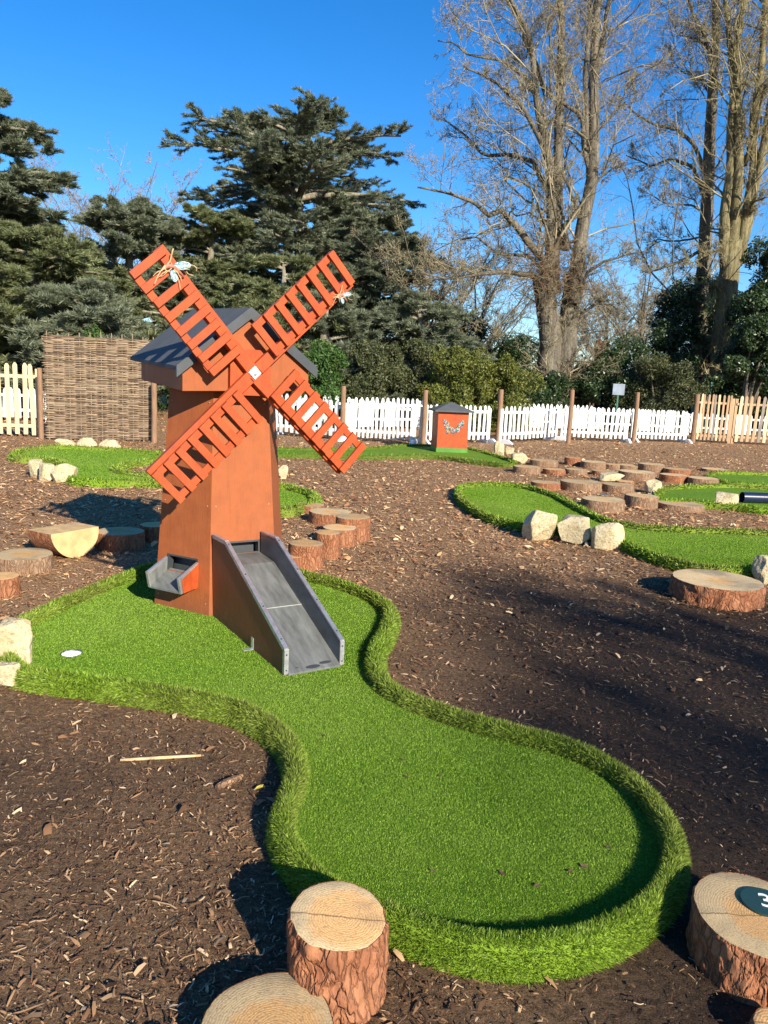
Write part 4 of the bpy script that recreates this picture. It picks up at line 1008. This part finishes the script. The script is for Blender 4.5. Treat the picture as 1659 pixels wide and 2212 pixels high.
def pl_mesh(PL, R, n=3, tip=.35):
    N_, K, _ = PL.shape; rr = np.linspace(1, tip, K)
    parts = [seg_prisms(PL[:, k], PL[:, k + 1], R * rr[k], R * rr[k + 1], n) for k in range(K - 1)]
    return merge(parts)
def resample(pts, K):
    pts = np.asarray(pts, float); s = np.r_[0, np.cumsum(np.linalg.norm(np.diff(pts, axis=0), axis=1))]; t = np.linspace(0, s[-1], K)
    return np.stack([np.interp(t, s, pts[:, i]) for i in range(3)], 1)
def bare_tree(name, base, limbs, label, seed, matT, matW, lv=((7, .42), (5, .5), (4, .55)), group='bare winter trees', wobble=.15, rm=1.0, extra=None):
    """limbs: list of (points3d, r0, r1)"""
    g = np.random.default_rng(seed); root = empty(name, tuple(base), 0, label=label, cat='tree', group=group)
    tr = MB(); PLs = []; Rs = []
    for pts, r0, r1 in limbs:
        K = 22; q = resample(pts, K)
        Ln_ = np.linalg.norm(q[-1] - q[0]); q[1:-1] += np.stack([vnoise(q[1:-1] + seed, Ln_ / 7, k) for k in range(3)], 1) * Ln_ * .012 * wobble / .15
        rad = np.linspace(r0, r1, K) * (1 + .06 * vnoise(q, .8, 3)); tr.tube(q - base, list(rad), 12 if r0 > .12 else 7)
        L_ = max(1, int(round(Ln_ / 4)))
        PLs.append(resample(q, 10)); Rs.append((r0 + r1) / 2)
    tr.build('trunk', matT, root, smooth=True)
    PL = np.array(PLs); R = np.minimum(np.array(Rs), .16); parts = []
    for i, (n, lf) in enumerate(lv):
        if i == 0: PL2, R2 = spawn(PL, R, n, lf, g, K=7, ang=(.5, 1.2), up=.2, wob=.25, lo=.12, rf=.42, rmin=.012); nn = 4
        else: PL2, R2 = spawn(PL, R, n, lf, g, K=5, ang=(.4, 1.0), up=.12, wob=.3, rf=.5, rmin=(.010 if i == 1 else .0075) * rm); nn = 3
        parts.append(pl_mesh(PL2, R2, nn)); PL, R = PL2, R2
    if extra: parts += extra
    V, fs = merge(parts); mesh_obj('crown', V - base, fs, matW, root)
    return root
def lim(Y, pts, r0, r1, seed=0, dy=0.8):
    r0 *= .70; r1 *= .6
    g = np.random.default_rng(seed + int(pts[0][0])); y = Y; out = []; w_ = g.uniform(-dy, dy)
    for k, p in enumerate(pts):
        u_, v_ = cb(*p); out.append(far(u_, v_, Y + w_ * k / max(1, len(pts) - 1) * 2))
    return (out, r0, r1)
Y = 33.
base = far(1195, 850, Y); base[2] = 0
b0 = far(1190, 835, Y)
T1 = [([base, b0, far(1188, 740, Y), far(1180, 650, Y), far(1172, 600, Y)], .60, .42), ([base + np.array([.35, .3, 0]), far(1222, 760, Y), far(1235, 650, Y + .4), far(1240, 590, Y + .4)], .42, .36),
      lim(Y, [(705, 1260), (742, 1050), (738, 800), (715, 600), (690, 420), (640, 150), (560, 0), (520, -120)], .38, .09, dy=.6),
      lim(Y, [(760, 1240), (765, 900), (775, 600), (790, 350), (790, 100), (770, -60), (765, -300)], .36, .14, 1, .6),
      lim(Y, [(840, 1280), (868, 1050), (905, 750), (925, 500), (920, 300), (935, 100), (940, -80), (950, -350)], .46, .16, 2, .5),
      lim(Y, [(905, 740), (890, 600), (885, 420), (890, 250), (910, 100), (905, -100)], .22, .10, 3, .6),
      lim(Y, [(920, 480), (935, 330), (960, 200), (975, 50), (1000, -100), (1010, -250)], .2, .08, 4, .8),
      lim(Y, [(770, 1000), (810, 1060), (800, 950), (855, 900), (820, 790), (790, 730)], .22, .08, 5, 1.),
      lim(Y, [(745, 1180), (700, 1080), (600, 950), (540, 880), (480, 905), (420, 850), (300, 810), (180, 790)], .26, .05, 6, 2.),
      lim(Y, [(742, 900), (728, 800), (670, 690), (560, 650), (460, 655), (400, 580), (290, 500)], .2, .05, 7, 2.),
      lim(Y, [(722, 660), (695, 580), (620, 450), (520, 350), (440, 310), (370, 275)], .17, .05, 8, 2.),
      lim(Y, [(705, 520), (690, 420), (640, 330), (520, 250), (400, 235), (330, 180), (265, 172)], .16, .04, 9, 2.),
      lim(Y, [(745, 410), (700, 330), (650, 200), (600, 80), (540, -20), (480, -150)], .16, .05, 10, 1.5),
      lim(Y, [(745, 1210), (660, 1165), (560, 1150), (430, 1160), (300, 1175), (190, 1150)], .2, .05, 11, 2.5),
      lim(Y, [(908, 740), (885, 650), (870, 480), (800, 440), (740, 400), (745, 200), (740, 60)], .16, .05, 12, 1.),
      lim(Y, [(735, 1170), (650, 1075), (520, 1080), (430, 1000), (360, 1010), (250, 1060)], .13, .03, 13, 2.),
      lim(Y, [(850, 1300), (875, 1220), (900, 1150), (960, 1105), (1070, 1072), (1150, 1060)], .13, .04, 14, 2.),
      lim(Y, [(860, 1330), (930, 1280), (1000, 1290), (1060, 1330)], .1, .03, 15, 2.),
      lim(Y, [(935, 560), (990, 490), (1040, 430), (1070, 350)], .09, .03, 16, 2.),
      lim(Y, [(905, 800), (960, 740), (1020, 700), (1080, 720)], .09, .03, 17, 2.)]
bare_tree('bare_tree', base, T1, 'tall bare multi-stemmed tree with ridged grey trunk right of centre', 21, MAT['trunk'], MAT['twigs'], lv=((20, .42), (9, .5), (6, .5), (2, .6)))
# brushwood tuft low on that tree is part of its crown
def brush(root_tree, u, v, Y, n, rad, ln, seed, mt, basev):
    g = np.random.default_rng(seed); c = far(u, v, Y); P = c + g.normal(0, 1, (n, 3)) * np.array(rad); 
    d = g.normal(0, 1, (n, 3)); d[:, 2] = d[:, 2] * .8; d /= np.linalg.norm(d, axis=1)[:, None]
    out = [P]; p = P
    for k in range(4): d = d + g.normal(0, .25, (n, 3)); d[:, 2] -= .05; d /= np.linalg.norm(d, axis=1)[:, None]; p = p + d * ln / 4 * g.uniform(.6, 1.3, (n, 1)); out.append(p)
    V, fs = pl_mesh(np.stack(out, 1), np.full(n, .011), 3)
    mesh_obj('shoots', V - basev, fs, mt, root_tree)
t1 = [o for o in bpy.data.objects if o.name.startswith('bare_tree')][0]
brush(t1, 1190, 588, Y - .7, 420, (.75, .6, .55), 1.5, 5, twigs('red_shoots', (.10, .07, .04), (.28, .19, .11)), base)

Y = 36.
base2 = far(1553, 850, Y); base2[2] = 0
T2 = [([base2, far(1552, 840, Y), far(1556, 740, Y), far(1570, 620, Y), far(1582, 520, Y)], .5, .42),
      lim(Y, [(1500, 1180), (1530, 900), (1530, 500), (1520, 200), (1560, -50), (1570, -300)], .38, .16, 1, .6),
      lim(Y, [(1480, 1150), (1475, 900), (1500, 650), (1505, 300), (1480, 50), (1460, -200)], .34, .12, 2, .6),
      lim(Y, [(1545, 1100), (1590, 800), (1600, 500), (1625, 200), (1640, -50), (1650, -300)], .34, .13, 3, .6),
      lim(Y, [(1530, 1120), (1590, 900), (1650, 600), (1690, 200), (1700, -100)], .3, .12, 4, .6)]
bare_tree('bare_tree', base2, T2 + [lim(Y, [(1560, 700), (1600, 560), (1640, 380), (1700, 300)], .12, .04, 31, 2.), lim(Y, [(1540, 950), (1600, 850), (1660, 830)], .12, .04, 32, 2.), lim(Y, [(1520, 1000), (1440, 980), (1370, 970)], .09, .03, 33, 2.), lim(Y, [(1530, 1100), (1450, 1050), (1380, 1090), (1300, 1120)], .10, .03, 35, 2.),
      lim(Y, [(1520, 420), (1590, 330), (1650, 350)], .08, .03, 34, 2.)],
      'thick golden-barked bare tree at the right edge above the holly', 22, MAT['trunk_gold'], MAT['twigs_gold'], lv=((22, .34), (9, .45), (6, .5), (2, .6)))
Y = 38.
base3 = far(1518, 850, Y); base3[2] = 0
T3 = [([base3, far(1515, 780, Y), far(1515, 640, Y), *[far(*cb(*p), Y) for p in [(1385, 1000), (1400, 700), (1420, 400), (1440, 100), (1450, -50), (1455, -300)]]], .42, .14),
      lim(Y, [(1400, 850), (1340, 700), (1250, 668), (1160, 700), (1060, 655)], .17, .05, 1, 2.),
      lim(Y, [(1400, 740), (1340, 600), (1270, 540), (1170, 525), (1100, 480), (1050, 430)], .17, .05, 2, 2.),
      lim(Y, [(1430, 330), (1400, 180), (1340, 60), (1310, -60), (1290, -200)], .14, .05, 3, 1.5),
      lim(Y, [(1425, 420), (1370, 330), (1290, 300), (1240, 240)], .09, .03, 4, 2.),
      lim(Y, [(1440, 220), (1360, 160), (1280, 150), (1240, 60)], .09, .03, 5, 2.),
      lim(Y, [(1390, 900), (1340, 870), (1230, 860), (1120, 795)], .08, .03, 6, 2.),
      lim(Y, [(1385, 1050), (1300, 1100), (1220, 1130), (1140, 1150)], .13, .05, 7, 2.),
      lim(Y, [(1385, 1000), (1280, 1020), (1190, 1010), (1120, 1090)], .08, .03, 8, 2.)]
bare_tree('bare_tree', base3, T3, 'dark slender bare tree just left of the golden-barked one', 23, MAT['trunk'], MAT['twigs'], lv=((20, .40), (9, .5), (6, .5), (2, .6)))
def small_bare(u, vt, vb, Y, label, seed, spread=1.0, n=9, mt='twigs_grey'):
    b_ = far(u, vb, Y); b_[2] = 0; top = far(u, vt, Y)[2]; g = np.random.default_rng(seed); L_ = [([b_, b_ + np.array([.1, 0, top * .5]), b_ + np.array([g.normal(0, .3), 0, top * .9])], .11, .03)]
    for k in range(n):
        z = top * g.uniform(.25, .6); a = g.random() * 6.28; l = top * g.uniform(.25, .5) * spread
        L_.append(([b_ + np.array([0, 0, z]), b_ + np.array([math.cos(a) * l * .4, math.sin(a) * l * .4, z + l * .45]), b_ + np.array([math.cos(a) * l * .75, math.sin(a) * l * .75, min(z + l, top)])], .05, .018))
    bare_tree('bare_tree', b_, L_, label, seed, MAT['trunk'], MAT[mt], lv=((14, .38), (9, .45), (5, .5)), rm=2.0 if Y > 50 else 1.0)
small_bare(255, 345, 850, 60, 'distant pale bare tree between the two cedars at upper left', 31, 1.1)
small_bare(175, 400, 850, 62, 'distant bare tree partly behind the left cedar', 32)
small_bare(330, 425, 850, 58, 'distant bare tree left of the central cedar', 33)
small_bare(915, 520, 850, 34, 'brown bare tree beside the right of the central cedar', 34, 1.2, 12, 'twigs')
small_bare(1020, 560, 850, 40, 'small bare tree in the gap left of the tall multi-stemmed tree', 35, 1.3, 12, 'twigs')
small_bare(1300, 600, 850, 52, 'distant bare tree in the gap right of the multi-stemmed tree', 36, 1.3, 12)
small_bare(1370, 520, 850, 46, 'bare tree in front of the dark slender tree, left of the holly', 37, 1.3, 12, 'twigs')

# conifers -------------------------------------------------------------
def tufts(P, D, g, nper, ln, wd, spread=.55, flat=.35, up=.15):
    """spiky needle tufts: several thin triangles per point"""
    n = len(P); idx = np.repeat(np.arange(n), nper); m = len(idx)
    d = D[idx] * 1.0 + g.normal(0, spread, (m, 3)) * np.array([1, 1, flat]); d[:, 2] += up; d /= np.linalg.norm(d, axis=1)[:, None] + 1e-9
    s = np.cross(d, g.normal(0, 1, (m, 3)) * np.array([.5, .5, 1])); s /= np.linalg.norm(s, axis=1)[:, None] + 1e-9
    p = P[idx] + g.normal(0, ln * .25, (m, 3)) * np.array([1, 1, .45]); l = (ln * g.uniform(.6, 1.3, m))[:, None]; w_ = (wd * g.uniform(.7, 1.3, m))[:, None]
    V = np.stack([p - s * w_ / 2, p + s * w_ / 2, p + d * l * .6 + s * w_ * .35, p + d * l], 1).reshape(-1, 3); k = np.arange(m) * 4
    return V, [np.stack([k, k + 1, k + 2, k + 3], 1)]
def cedar(u, vtop, Y, label, seed, width, nlimb=70, mt='cedar', zlo=.12, dens=1.0, lean=0, prof=None, rise=.22, layers=True, trunk_r=.45, group='cedars and yews beyond the fence', leafm=None, nsub=17, tl=.17, tw=.027):
    g = np.random.default_rng(seed); b_ = far(u, 850, Y); b_[2] = 0; top = far(u, vtop, Y)[2]
    root = empty('cedar_tree', tuple(b_), 0, label=label, cat='tree', group=group)
    tr = MB(); ptsT = [np.array([lean * t * t + .15 * math.sin(t * 7 + seed), 0, top * t]) for t in np.linspace(0, .97, 14)]
    tr.tube(ptsT, list(np.linspace(trunk_r, .05, 14)), 12); 
    t = np.sort(zlo + (1 - zlo) * g.random(nlimb) ** .9)
    if layers: lay = 13; t = (np.floor(t * lay) + g.normal(.5, .16, nlimb)) / lay; t = np.clip(t, zlo, .985)
    t[-6:] = g.uniform(.93, .99, 6)
    az = g.random(nlimb) * 2 * PI; PF = prof or (lambda q: (1 - q) ** .55 * (.75 + .35 * math.sin(q * 19)))
    K = 8; PL = []; RR = []
    for i in range(nlimb):
        l = width * max(.12, PF(t[i])) * g.uniform(.65, 1.1); p = np.array([np.interp(t[i] * top, [q[2] for q in ptsT], [q[0] for q in ptsT]), 0, top * t[i]])
        d = np.array([math.cos(az[i]), math.sin(az[i]), 0]); out = [p]; el = rise + g.normal(0, .10)
        for k in range(K - 1):
            e = el * (1 - 1.5 * k / K) - .02; a_ = g.normal(0, .12); d = np.array([d[0] * math.cos(a_) - d[1] * math.sin(a_), d[0] * math.sin(a_) + d[1] * math.cos(a_), 0])
            p = p + np.array([d[0] * math.cos(e), d[1] * math.cos(e), math.sin(e)]) * l / (K - 1); out.append(p)
        PL.append(out); RR.append(.025 + l * .019)
    PL = np.array(PL); RR = np.array(RR)
    PL2, R2 = spawn(PL, RR, nsub, .36, g, K=6, ang=(.5, 1.1), up=.0, wob=.12, lo=.18, rf=.4, droop=.05, rmin=.012)
    # flatten sub-branches into sprays
    PL2[:, :, 2] = PL2[:, :1, 2] + (PL2[:, :, 2] - PL2[:, :1, 2]) * .42
    PL3, R3 = spawn(PL2, R2, 4, .5, g, K=4, ang=(.4, .9), up=0, wob=.12, lo=.2, rf=.5, rmin=.008)
    PL3[:, :, 2] = PL3[:, :1, 2] + (PL3[:, :, 2] - PL3[:, :1, 2]) * .5
    V, fs = merge([pl_mesh(PL, RR, 5), pl_mesh(PL2, R2, 3)])
    tV, tF = np.array(tr.v), [np.array([f for f in tr.f if len(f) == 4])]
    V, fs = merge([(tV, tF), (V, fs)]); mesh_obj('trunk', V, fs, MAT['branch'], root, smooth=True)
    Ps = []; Ds = []
    for Q, lo, rep in ((PL2, 1, int(5 * dens)), (PL3, 0, int(4 * dens))):
        for k in range(lo, Q.shape[1] - 1):
            for r_ in range(max(1, rep // 2)):
                f = g.random((len(Q), 1)); Ps.append(Q[:, k] * (1 - f) + Q[:, k + 1] * f); d = Q[:, k + 1] - Q[:, k]; Ds.append(d / (np.linalg.norm(d, axis=1)[:, None] + 1e-9))
    P = np.concatenate(Ps); D = np.concatenate(Ds)
    V, fs = tufts(P, D, g, 8, tl, tw)
    mesh_obj('crown', V, fs, MAT[leafm or mt], root)
    return root
def profB(q):   # broad-shouldered flat-topped cedar
    xs = [0, .2, .4, .55, .62, .72, .82, .9, .96, 1]; ys = [1.0, 1.05, .95, 1.0, .48, .92, .85, .80, .45, .15]; return float(np.interp(q, xs, ys))
cedar(650, 255, 38, 'big flat-topped cedar standing behind the windmill', 3, 6.0, 120, prof=profB, lean=-.9, dens=1.6, trunk_r=.5, rise=.30)
def profA(q): return float(np.interp(q, [0, .3, .5, .7, .8, .9, 1], [1, 1, .8, .62, .50, .42, .12]))
cedar(0, 195, 30, 'tall dark cedar at the left edge', 4, 4.6, 90, prof=profA, dens=1.6, rise=.15)
cedar(90, 505, 27, 'low spreading yew behind the left fence and hurdle', 5, 4.6, 90, 'cedar2', zlo=.04, dens=1.6, rise=.45, prof=lambda q: (1 - q) ** .5 + .1)
cedar(290, 440, 33, 'green cedar rising behind the woven hurdle', 6, 5.0, 90, zlo=.04, dens=1.6, rise=.30, prof=lambda q: (1 - q) ** .5 + .08)
cedar(455, 455, 35, 'mid-height cedar behind the upper left sail', 7, 4.6, 90, 'cedar2', zlo=.04, dens=1.5, rise=.35, prof=lambda q: (1 - q) ** .45 + .08)
cedar(600, 560, 30, 'low cedar behind the upper right sail', 8, 4.2, 80, 'cedar2', zlo=.04, dens=1.5, rise=.35, prof=lambda q: (1 - q) ** .5 + .1)
cedar(800, 465, 36, 'cedar with drooping brown-green foliage right of the windmill', 9, 4.6, 90, zlo=.04, dens=1.5, rise=.22, prof=lambda q: (1 - q) ** .5 + .12)
cedar(900, 640, 31, 'lower dark conifer right of the windmill, behind the hedge', 10, 3.4, 60, 'cedar', zlo=.05, dens=1.3, rise=.3, prof=lambda q: (1 - q) ** .5 + .12)
cedar(195, 620, 23.5, 'nearest dark yew just above the woven hurdle', 11, 3.0, 70, 'cedar', zlo=.04, dens=1.3, rise=.35, prof=lambda q: (1 - q) ** .5 + .12)
cedar(705, 640, 28, 'feathery conifer just right of the upper right sail', 12, 2.8, 60, 'cedar', zlo=.04, dens=1.3, rise=.4, prof=lambda q: (1 - q) ** .5 + .12)
cedar(-60, 520, 24, 'yew cut off by the left edge behind the pale fence', 13, 3.5, 60, 'cedar2', zlo=.04, dens=1.3, rise=.35, prof=lambda q: (1 - q) ** .5 + .12)

def shrub(u, vtop, Y, wpx, label, seed, mt, n=26000, leaf=.10, nblob=26, name='shrub', depth=1.0, group='evergreen shrubs beyond the fence', trunk=False, vbase=None, stems=True):
    g = np.random.default_rng(seed); b_ = far(u, 850, Y); b_[2] = 0; top = far(u, vtop, Y)[2]; s = Y / math.cos(PITCH) / F * 1.0; hwid = wpx * s / 2
    z0 = .0 if vbase is None else far(u, vbase, Y)[2]
    root = empty(name, tuple(b_), 0, label=label, cat='tree' if name.endswith('tree') else 'shrub', group=group)
    # clumps spread over the envelope
    c = g.random((nblob, 3)); zc = z0 + (top - z0) * (c[:, 2] * .9 + .02); env = np.sqrt(np.clip(1 - ((zc - z0) / (top - z0)) ** 2.6, .05, 1))
    a = c[:, 0] * 2 * PI; rr_ = np.sqrt(c[:, 1]) * env * .88
    B_ = np.stack([np.cos(a) * rr_ * hwid, np.sin(a) * rr_ * hwid * depth, zc], 1); br_ = g.uniform(.16, .30, nblob) * min(hwid, top - z0) + .12
    i = g.integers(0, nblob, n); d = g.normal(0, 1, (n, 3)); d /= np.linalg.norm(d, axis=1)[:, None]
    r_ = br_[i] * (.55 + .6 * g.random(n) ** .6)
    P = B_[i] + d * r_[:, None] * np.array([1, 1, .8]); P += np.stack([vnoise(P + b_, .45, k) for k in range(3)], 1) * .22
    P = P[P[:, 2] > .05]; n = len(P); d = d[:n]
    nrm = d * .6 + g.normal(0, .6, (n, 3)) + np.array([0, 0, .35]); nrm /= np.linalg.norm(nrm, axis=1)[:, None]
    t1_ = np.cross(nrm, g.normal(0, 1, (n, 3))); t1_ /= np.linalg.norm(t1_, axis=1)[:, None]; t2 = np.cross(nrm, t1_)
    l = (leaf * g.uniform(.6, 1.3, n))[:, None]
    V = np.stack([P - t1_ * l * .5, P + t2 * l * .22 + nrm * l * .06, P + t1_ * l * .5, P - t2 * l * .22 + nrm * l * .06], 1).reshape(-1, 3); k = np.arange(n) * 4
    if stems:
        st = MB()
        for q in range(9):
            j = g.integers(0, nblob); e = B_[j]; f0 = np.array([g.normal(0, .1), g.normal(0, .1), 0]); st.tube([f0, f0 * .5 + e * .5 + np.array([0, 0, .1]), e], [.07 if not trunk else .12, .04, .012], 6)
        st.build('stems' if not trunk else 'trunk', MAT['trunk'], root)
    mesh_obj('crown', V, [np.stack([k, k + 1, k + 2, k + 3], 1)], MAT[mt], root)
    return root
shrub(700, 735, 24.5, 110, 'glossy laurel bush directly right of the windmill cap', 41, 'laurel')
shrub(800, 742, 25.5, 150, 'brownish-green mixed bush behind the fence left of the butterfly box', 42, 'brownish')
shrub(880, 730, 27, 130, 'olive bush behind the brown post left of the butterfly box', 43, 'brownish')
shrub(985, 738, 25.5, 150, 'bright yellow-green bush behind the butterfly box', 44, 'olive', 30000, .09)
shrub(1090, 775, 26, 150, 'yellow-green bush right of the brightest bush', 45, 'olive', 26000, .09)
shrub(1165, 800, 30, 130, 'low dark bush at the foot of the tall multi-stemmed tree', 46, 'holly')
shrub(1270, 775, 33, 130, 'dark holly bush behind the blank sign', 47, 'holly', 26000, .12)
shrub(1335, 742, 35, 150, 'dark bush rising right of the broken trunk', 48, 'holly', 30000, .12)
shrub(1430, 770, 31, 190, 'dull green bush left of the golden trunk, above the white fence', 49, 'brownish', 30000)
shrub(1400, 700, 37, 160, 'dark bush between the blank sign and the large holly', 50, 'holly', 26000, .12)
shrub(1500, 598, 38, 230, 'large glossy holly tree surrounding the golden trunk', 51, 'holly', 60000, .14, 40, 'holly_tree', vbase=800)
shrub(1640, 500, 33, 200, 'dark holly tree cut off by the right edge', 52, 'holly', 60000, .14, 40, 'holly_tree')
shrub(1610, 640, 30, 150, 'lit holly tree in front, low at the right edge', 53, 'holly', 40000, .12, 30, 'holly_tree', vbase=820)
shrub(1480, 800, 40, 300, 'dark undergrowth bush behind the natural-wood fence', 54, 'holly', 40000, .13)
shrub(1640, 800, 36, 160, 'dark undergrowth bush at the far right behind the fence', 55, 'holly', 26000, .13)
shrub(215, 705, 22, 60, 'small bright green sprig bush peeping above the hurdle', 56, 'laurel', 7000)
shrub(605, 760, 33, 200, 'dark bush behind the windmill cap', 57, 'holly', 30000, .12)
shrub(420, 740, 30, 260, 'dark bush hidden mostly behind the windmill roof', 58, 'holly', 40000, .12)
shrub(40, 760, 26, 260, 'dark bush behind the pale fence at left', 59, 'holly', 40000, .12)
shrub(210, 720, 27, 240, 'dark bush directly behind the woven hurdle', 62, 'holly', 36000, .12)
shrub(1240, 792, 44, 230, 'low dark bush filling the gap behind the multi-stemmed tree', 63, 'holly', 36000, .14)
shrub(1350, 790, 44, 230, 'low dark bush far behind the blank sign', 64, 'holly', 36000, .14)
shrub(960, 690, 38, 260, 'dark shrub mass behind the olive bushes', 60, 'holly', 40000, .14)
shrub(1110, 740, 40, 220, 'dark shrub behind the multi-stemmed tree, left side', 61, 'holly', 36000, .14)
# broken red-brown trunk
P = far(1290, 850, 37); P[2] = 0; hh = far(1290, 736, 37)[2]; s_ = pxm(P)
RT_ = empty('broken_trunk', tuple(P), 0, label='red-brown broken-off tree trunk standing among dark bushes', cat='tree trunk')
MB().tube([(0, 0, 0), (.05, 0, hh * .5), (-.05, 0, hh * .86), (0, 0, hh * .93), (.02, 0, hh)], [.34, .3, .27, .36, .33], 12).build('trunk', bark_mat('red_trunk', (.10, .04, .02), (.34, .15, .07), 5), RT_)

# bare trees standing behind the viewer; they cast the soft branch shadows over the right-hand mulch
def shade_tree(x, y, hgt, seed, label, n=14, r=.3):
    b_ = np.array([x, y, 0.]); g = np.random.default_rng(seed); L_ = [([b_, b_ + np.array([.2, 0, hgt * .5]), b_ + np.array([0, .3, hgt * .95])], r, .07)]
    for k in range(n):
        z = hgt * g.uniform(.3, .75); a = g.random() * 6.28; l = min(2.1, hgt * g.uniform(.14, .22))
        L_.append(([b_ + np.array([0, 0, z]), b_ + np.array([math.cos(a) * l * .5, math.sin(a) * l * .5, z + l * .35]), b_ + np.array([math.cos(a) * l, math.sin(a) * l, z + l * .7])], .12, .035))
    bare_tree('bare_tree', b_, L_, label, seed, MAT['trunk'], MAT['twigs'], lv=((14, .42), (9, .5), (3, .5)), rm=1.9)
shade_tree(15.0, -16.2, 12.4, 71, 'bare tree standing behind the viewer to the right', 18)
shade_tree(13.4, -15.2, 10.5, 73, 'third bare tree behind the viewer, nearest to the camera side', 18)
shade_tree(17.6, -14.4, 10.6, 72, 'second bare tree behind the viewer, farther to the right', 18)

# small bits lying about
lf = MB(); lf.add([(-.5, 0, 0), (-.15, .22, .06), (.3, .2, .03), (.5, 0, .1), (.25, -.2, .02), (-.2, -.2, .07), (0, 0, .0)], [(0, 6, 1), (1, 6, 2), (2, 6, 3), (3, 6, 4), (4, 6, 5), (5, 6, 0)])
yl = simple('yellow_leaf', (.45, .36, .05), .6, .3); bl_ = simple('brown_leaf', (.10, .055, .03), .7, .3); ol_ = simple('orange_leaf', (.42, .15, .04), .6, .3)
first = {}
for (u, v, z, sz, mm, lb, gp) in [(878, 1677, .052, .03, bl_, 'dark scrap of bark on the near putting surface', 'dark bark scraps on the putting surface'), (1085, 1885, .052, .028, bl_, None, 1), (1262, 1870, .052, .03, bl_, None, 1), (1232, 1880, .052, .022, bl_, None, 1), (935, 1880, .052, .022, bl_, None, 1), (950, 1675, .052, .022, bl_, None, 1),
    (1160, 1912, .052, .024, bl_, None, 1), (1315, 1830, .052, .024, bl_, None, 1), (742, 1405, .052, .02, bl_, None, 1), (700, 1588, .052, .024, bl_, None, 1), (870, 1640, .052, .02, bl_, None, 1), (560, 1700, .02, .04, yl, 'yellow leaf lying against the turf rim by the grey shard', None), (416, 1532, .02, .045, yl, 'yellow-green leaf on the mulch under the left turf rim', None), (168, 1514, .02, .04, ol_, 'orange leaf on the mulch below the hole cup', None), (45, 1492, .02, .045, yl, 'yellow leaf beside the cream block at the left edge', None), (456, 1842, .02, .035, ol_, 'small red-orange leaf on the dark mulch left of the upright log', None), (1070, 1512, .02, .05, ol_, 'orange bark flake on the dark mulch right of the windmill green', None), (1205, 1450, .02, .05, bl_, 'brown leaf on the dark mulch in the middle right', None), (655, 2175, .02, .03, yl, 'tiny yellow leaf between the two front logs', None)]:
    if gp == 1: lb, gp = first['lb'], first['gp']
    elif gp: first = dict(lb=lb, gp=gp)
    o = lf.build('fallen_leaf', mm, label=lb, cat='leaf' if mm is not bl_ else 'bark scrap', group=gp if isinstance(gp, str) else 'fallen leaves')
    o.location = tuple(at(u, v, z)); o.scale = (sz, sz, sz); o.rotation_euler = (random.uniform(-.3, .3), random.uniform(-.3, .3), random.uniform(0, 6))
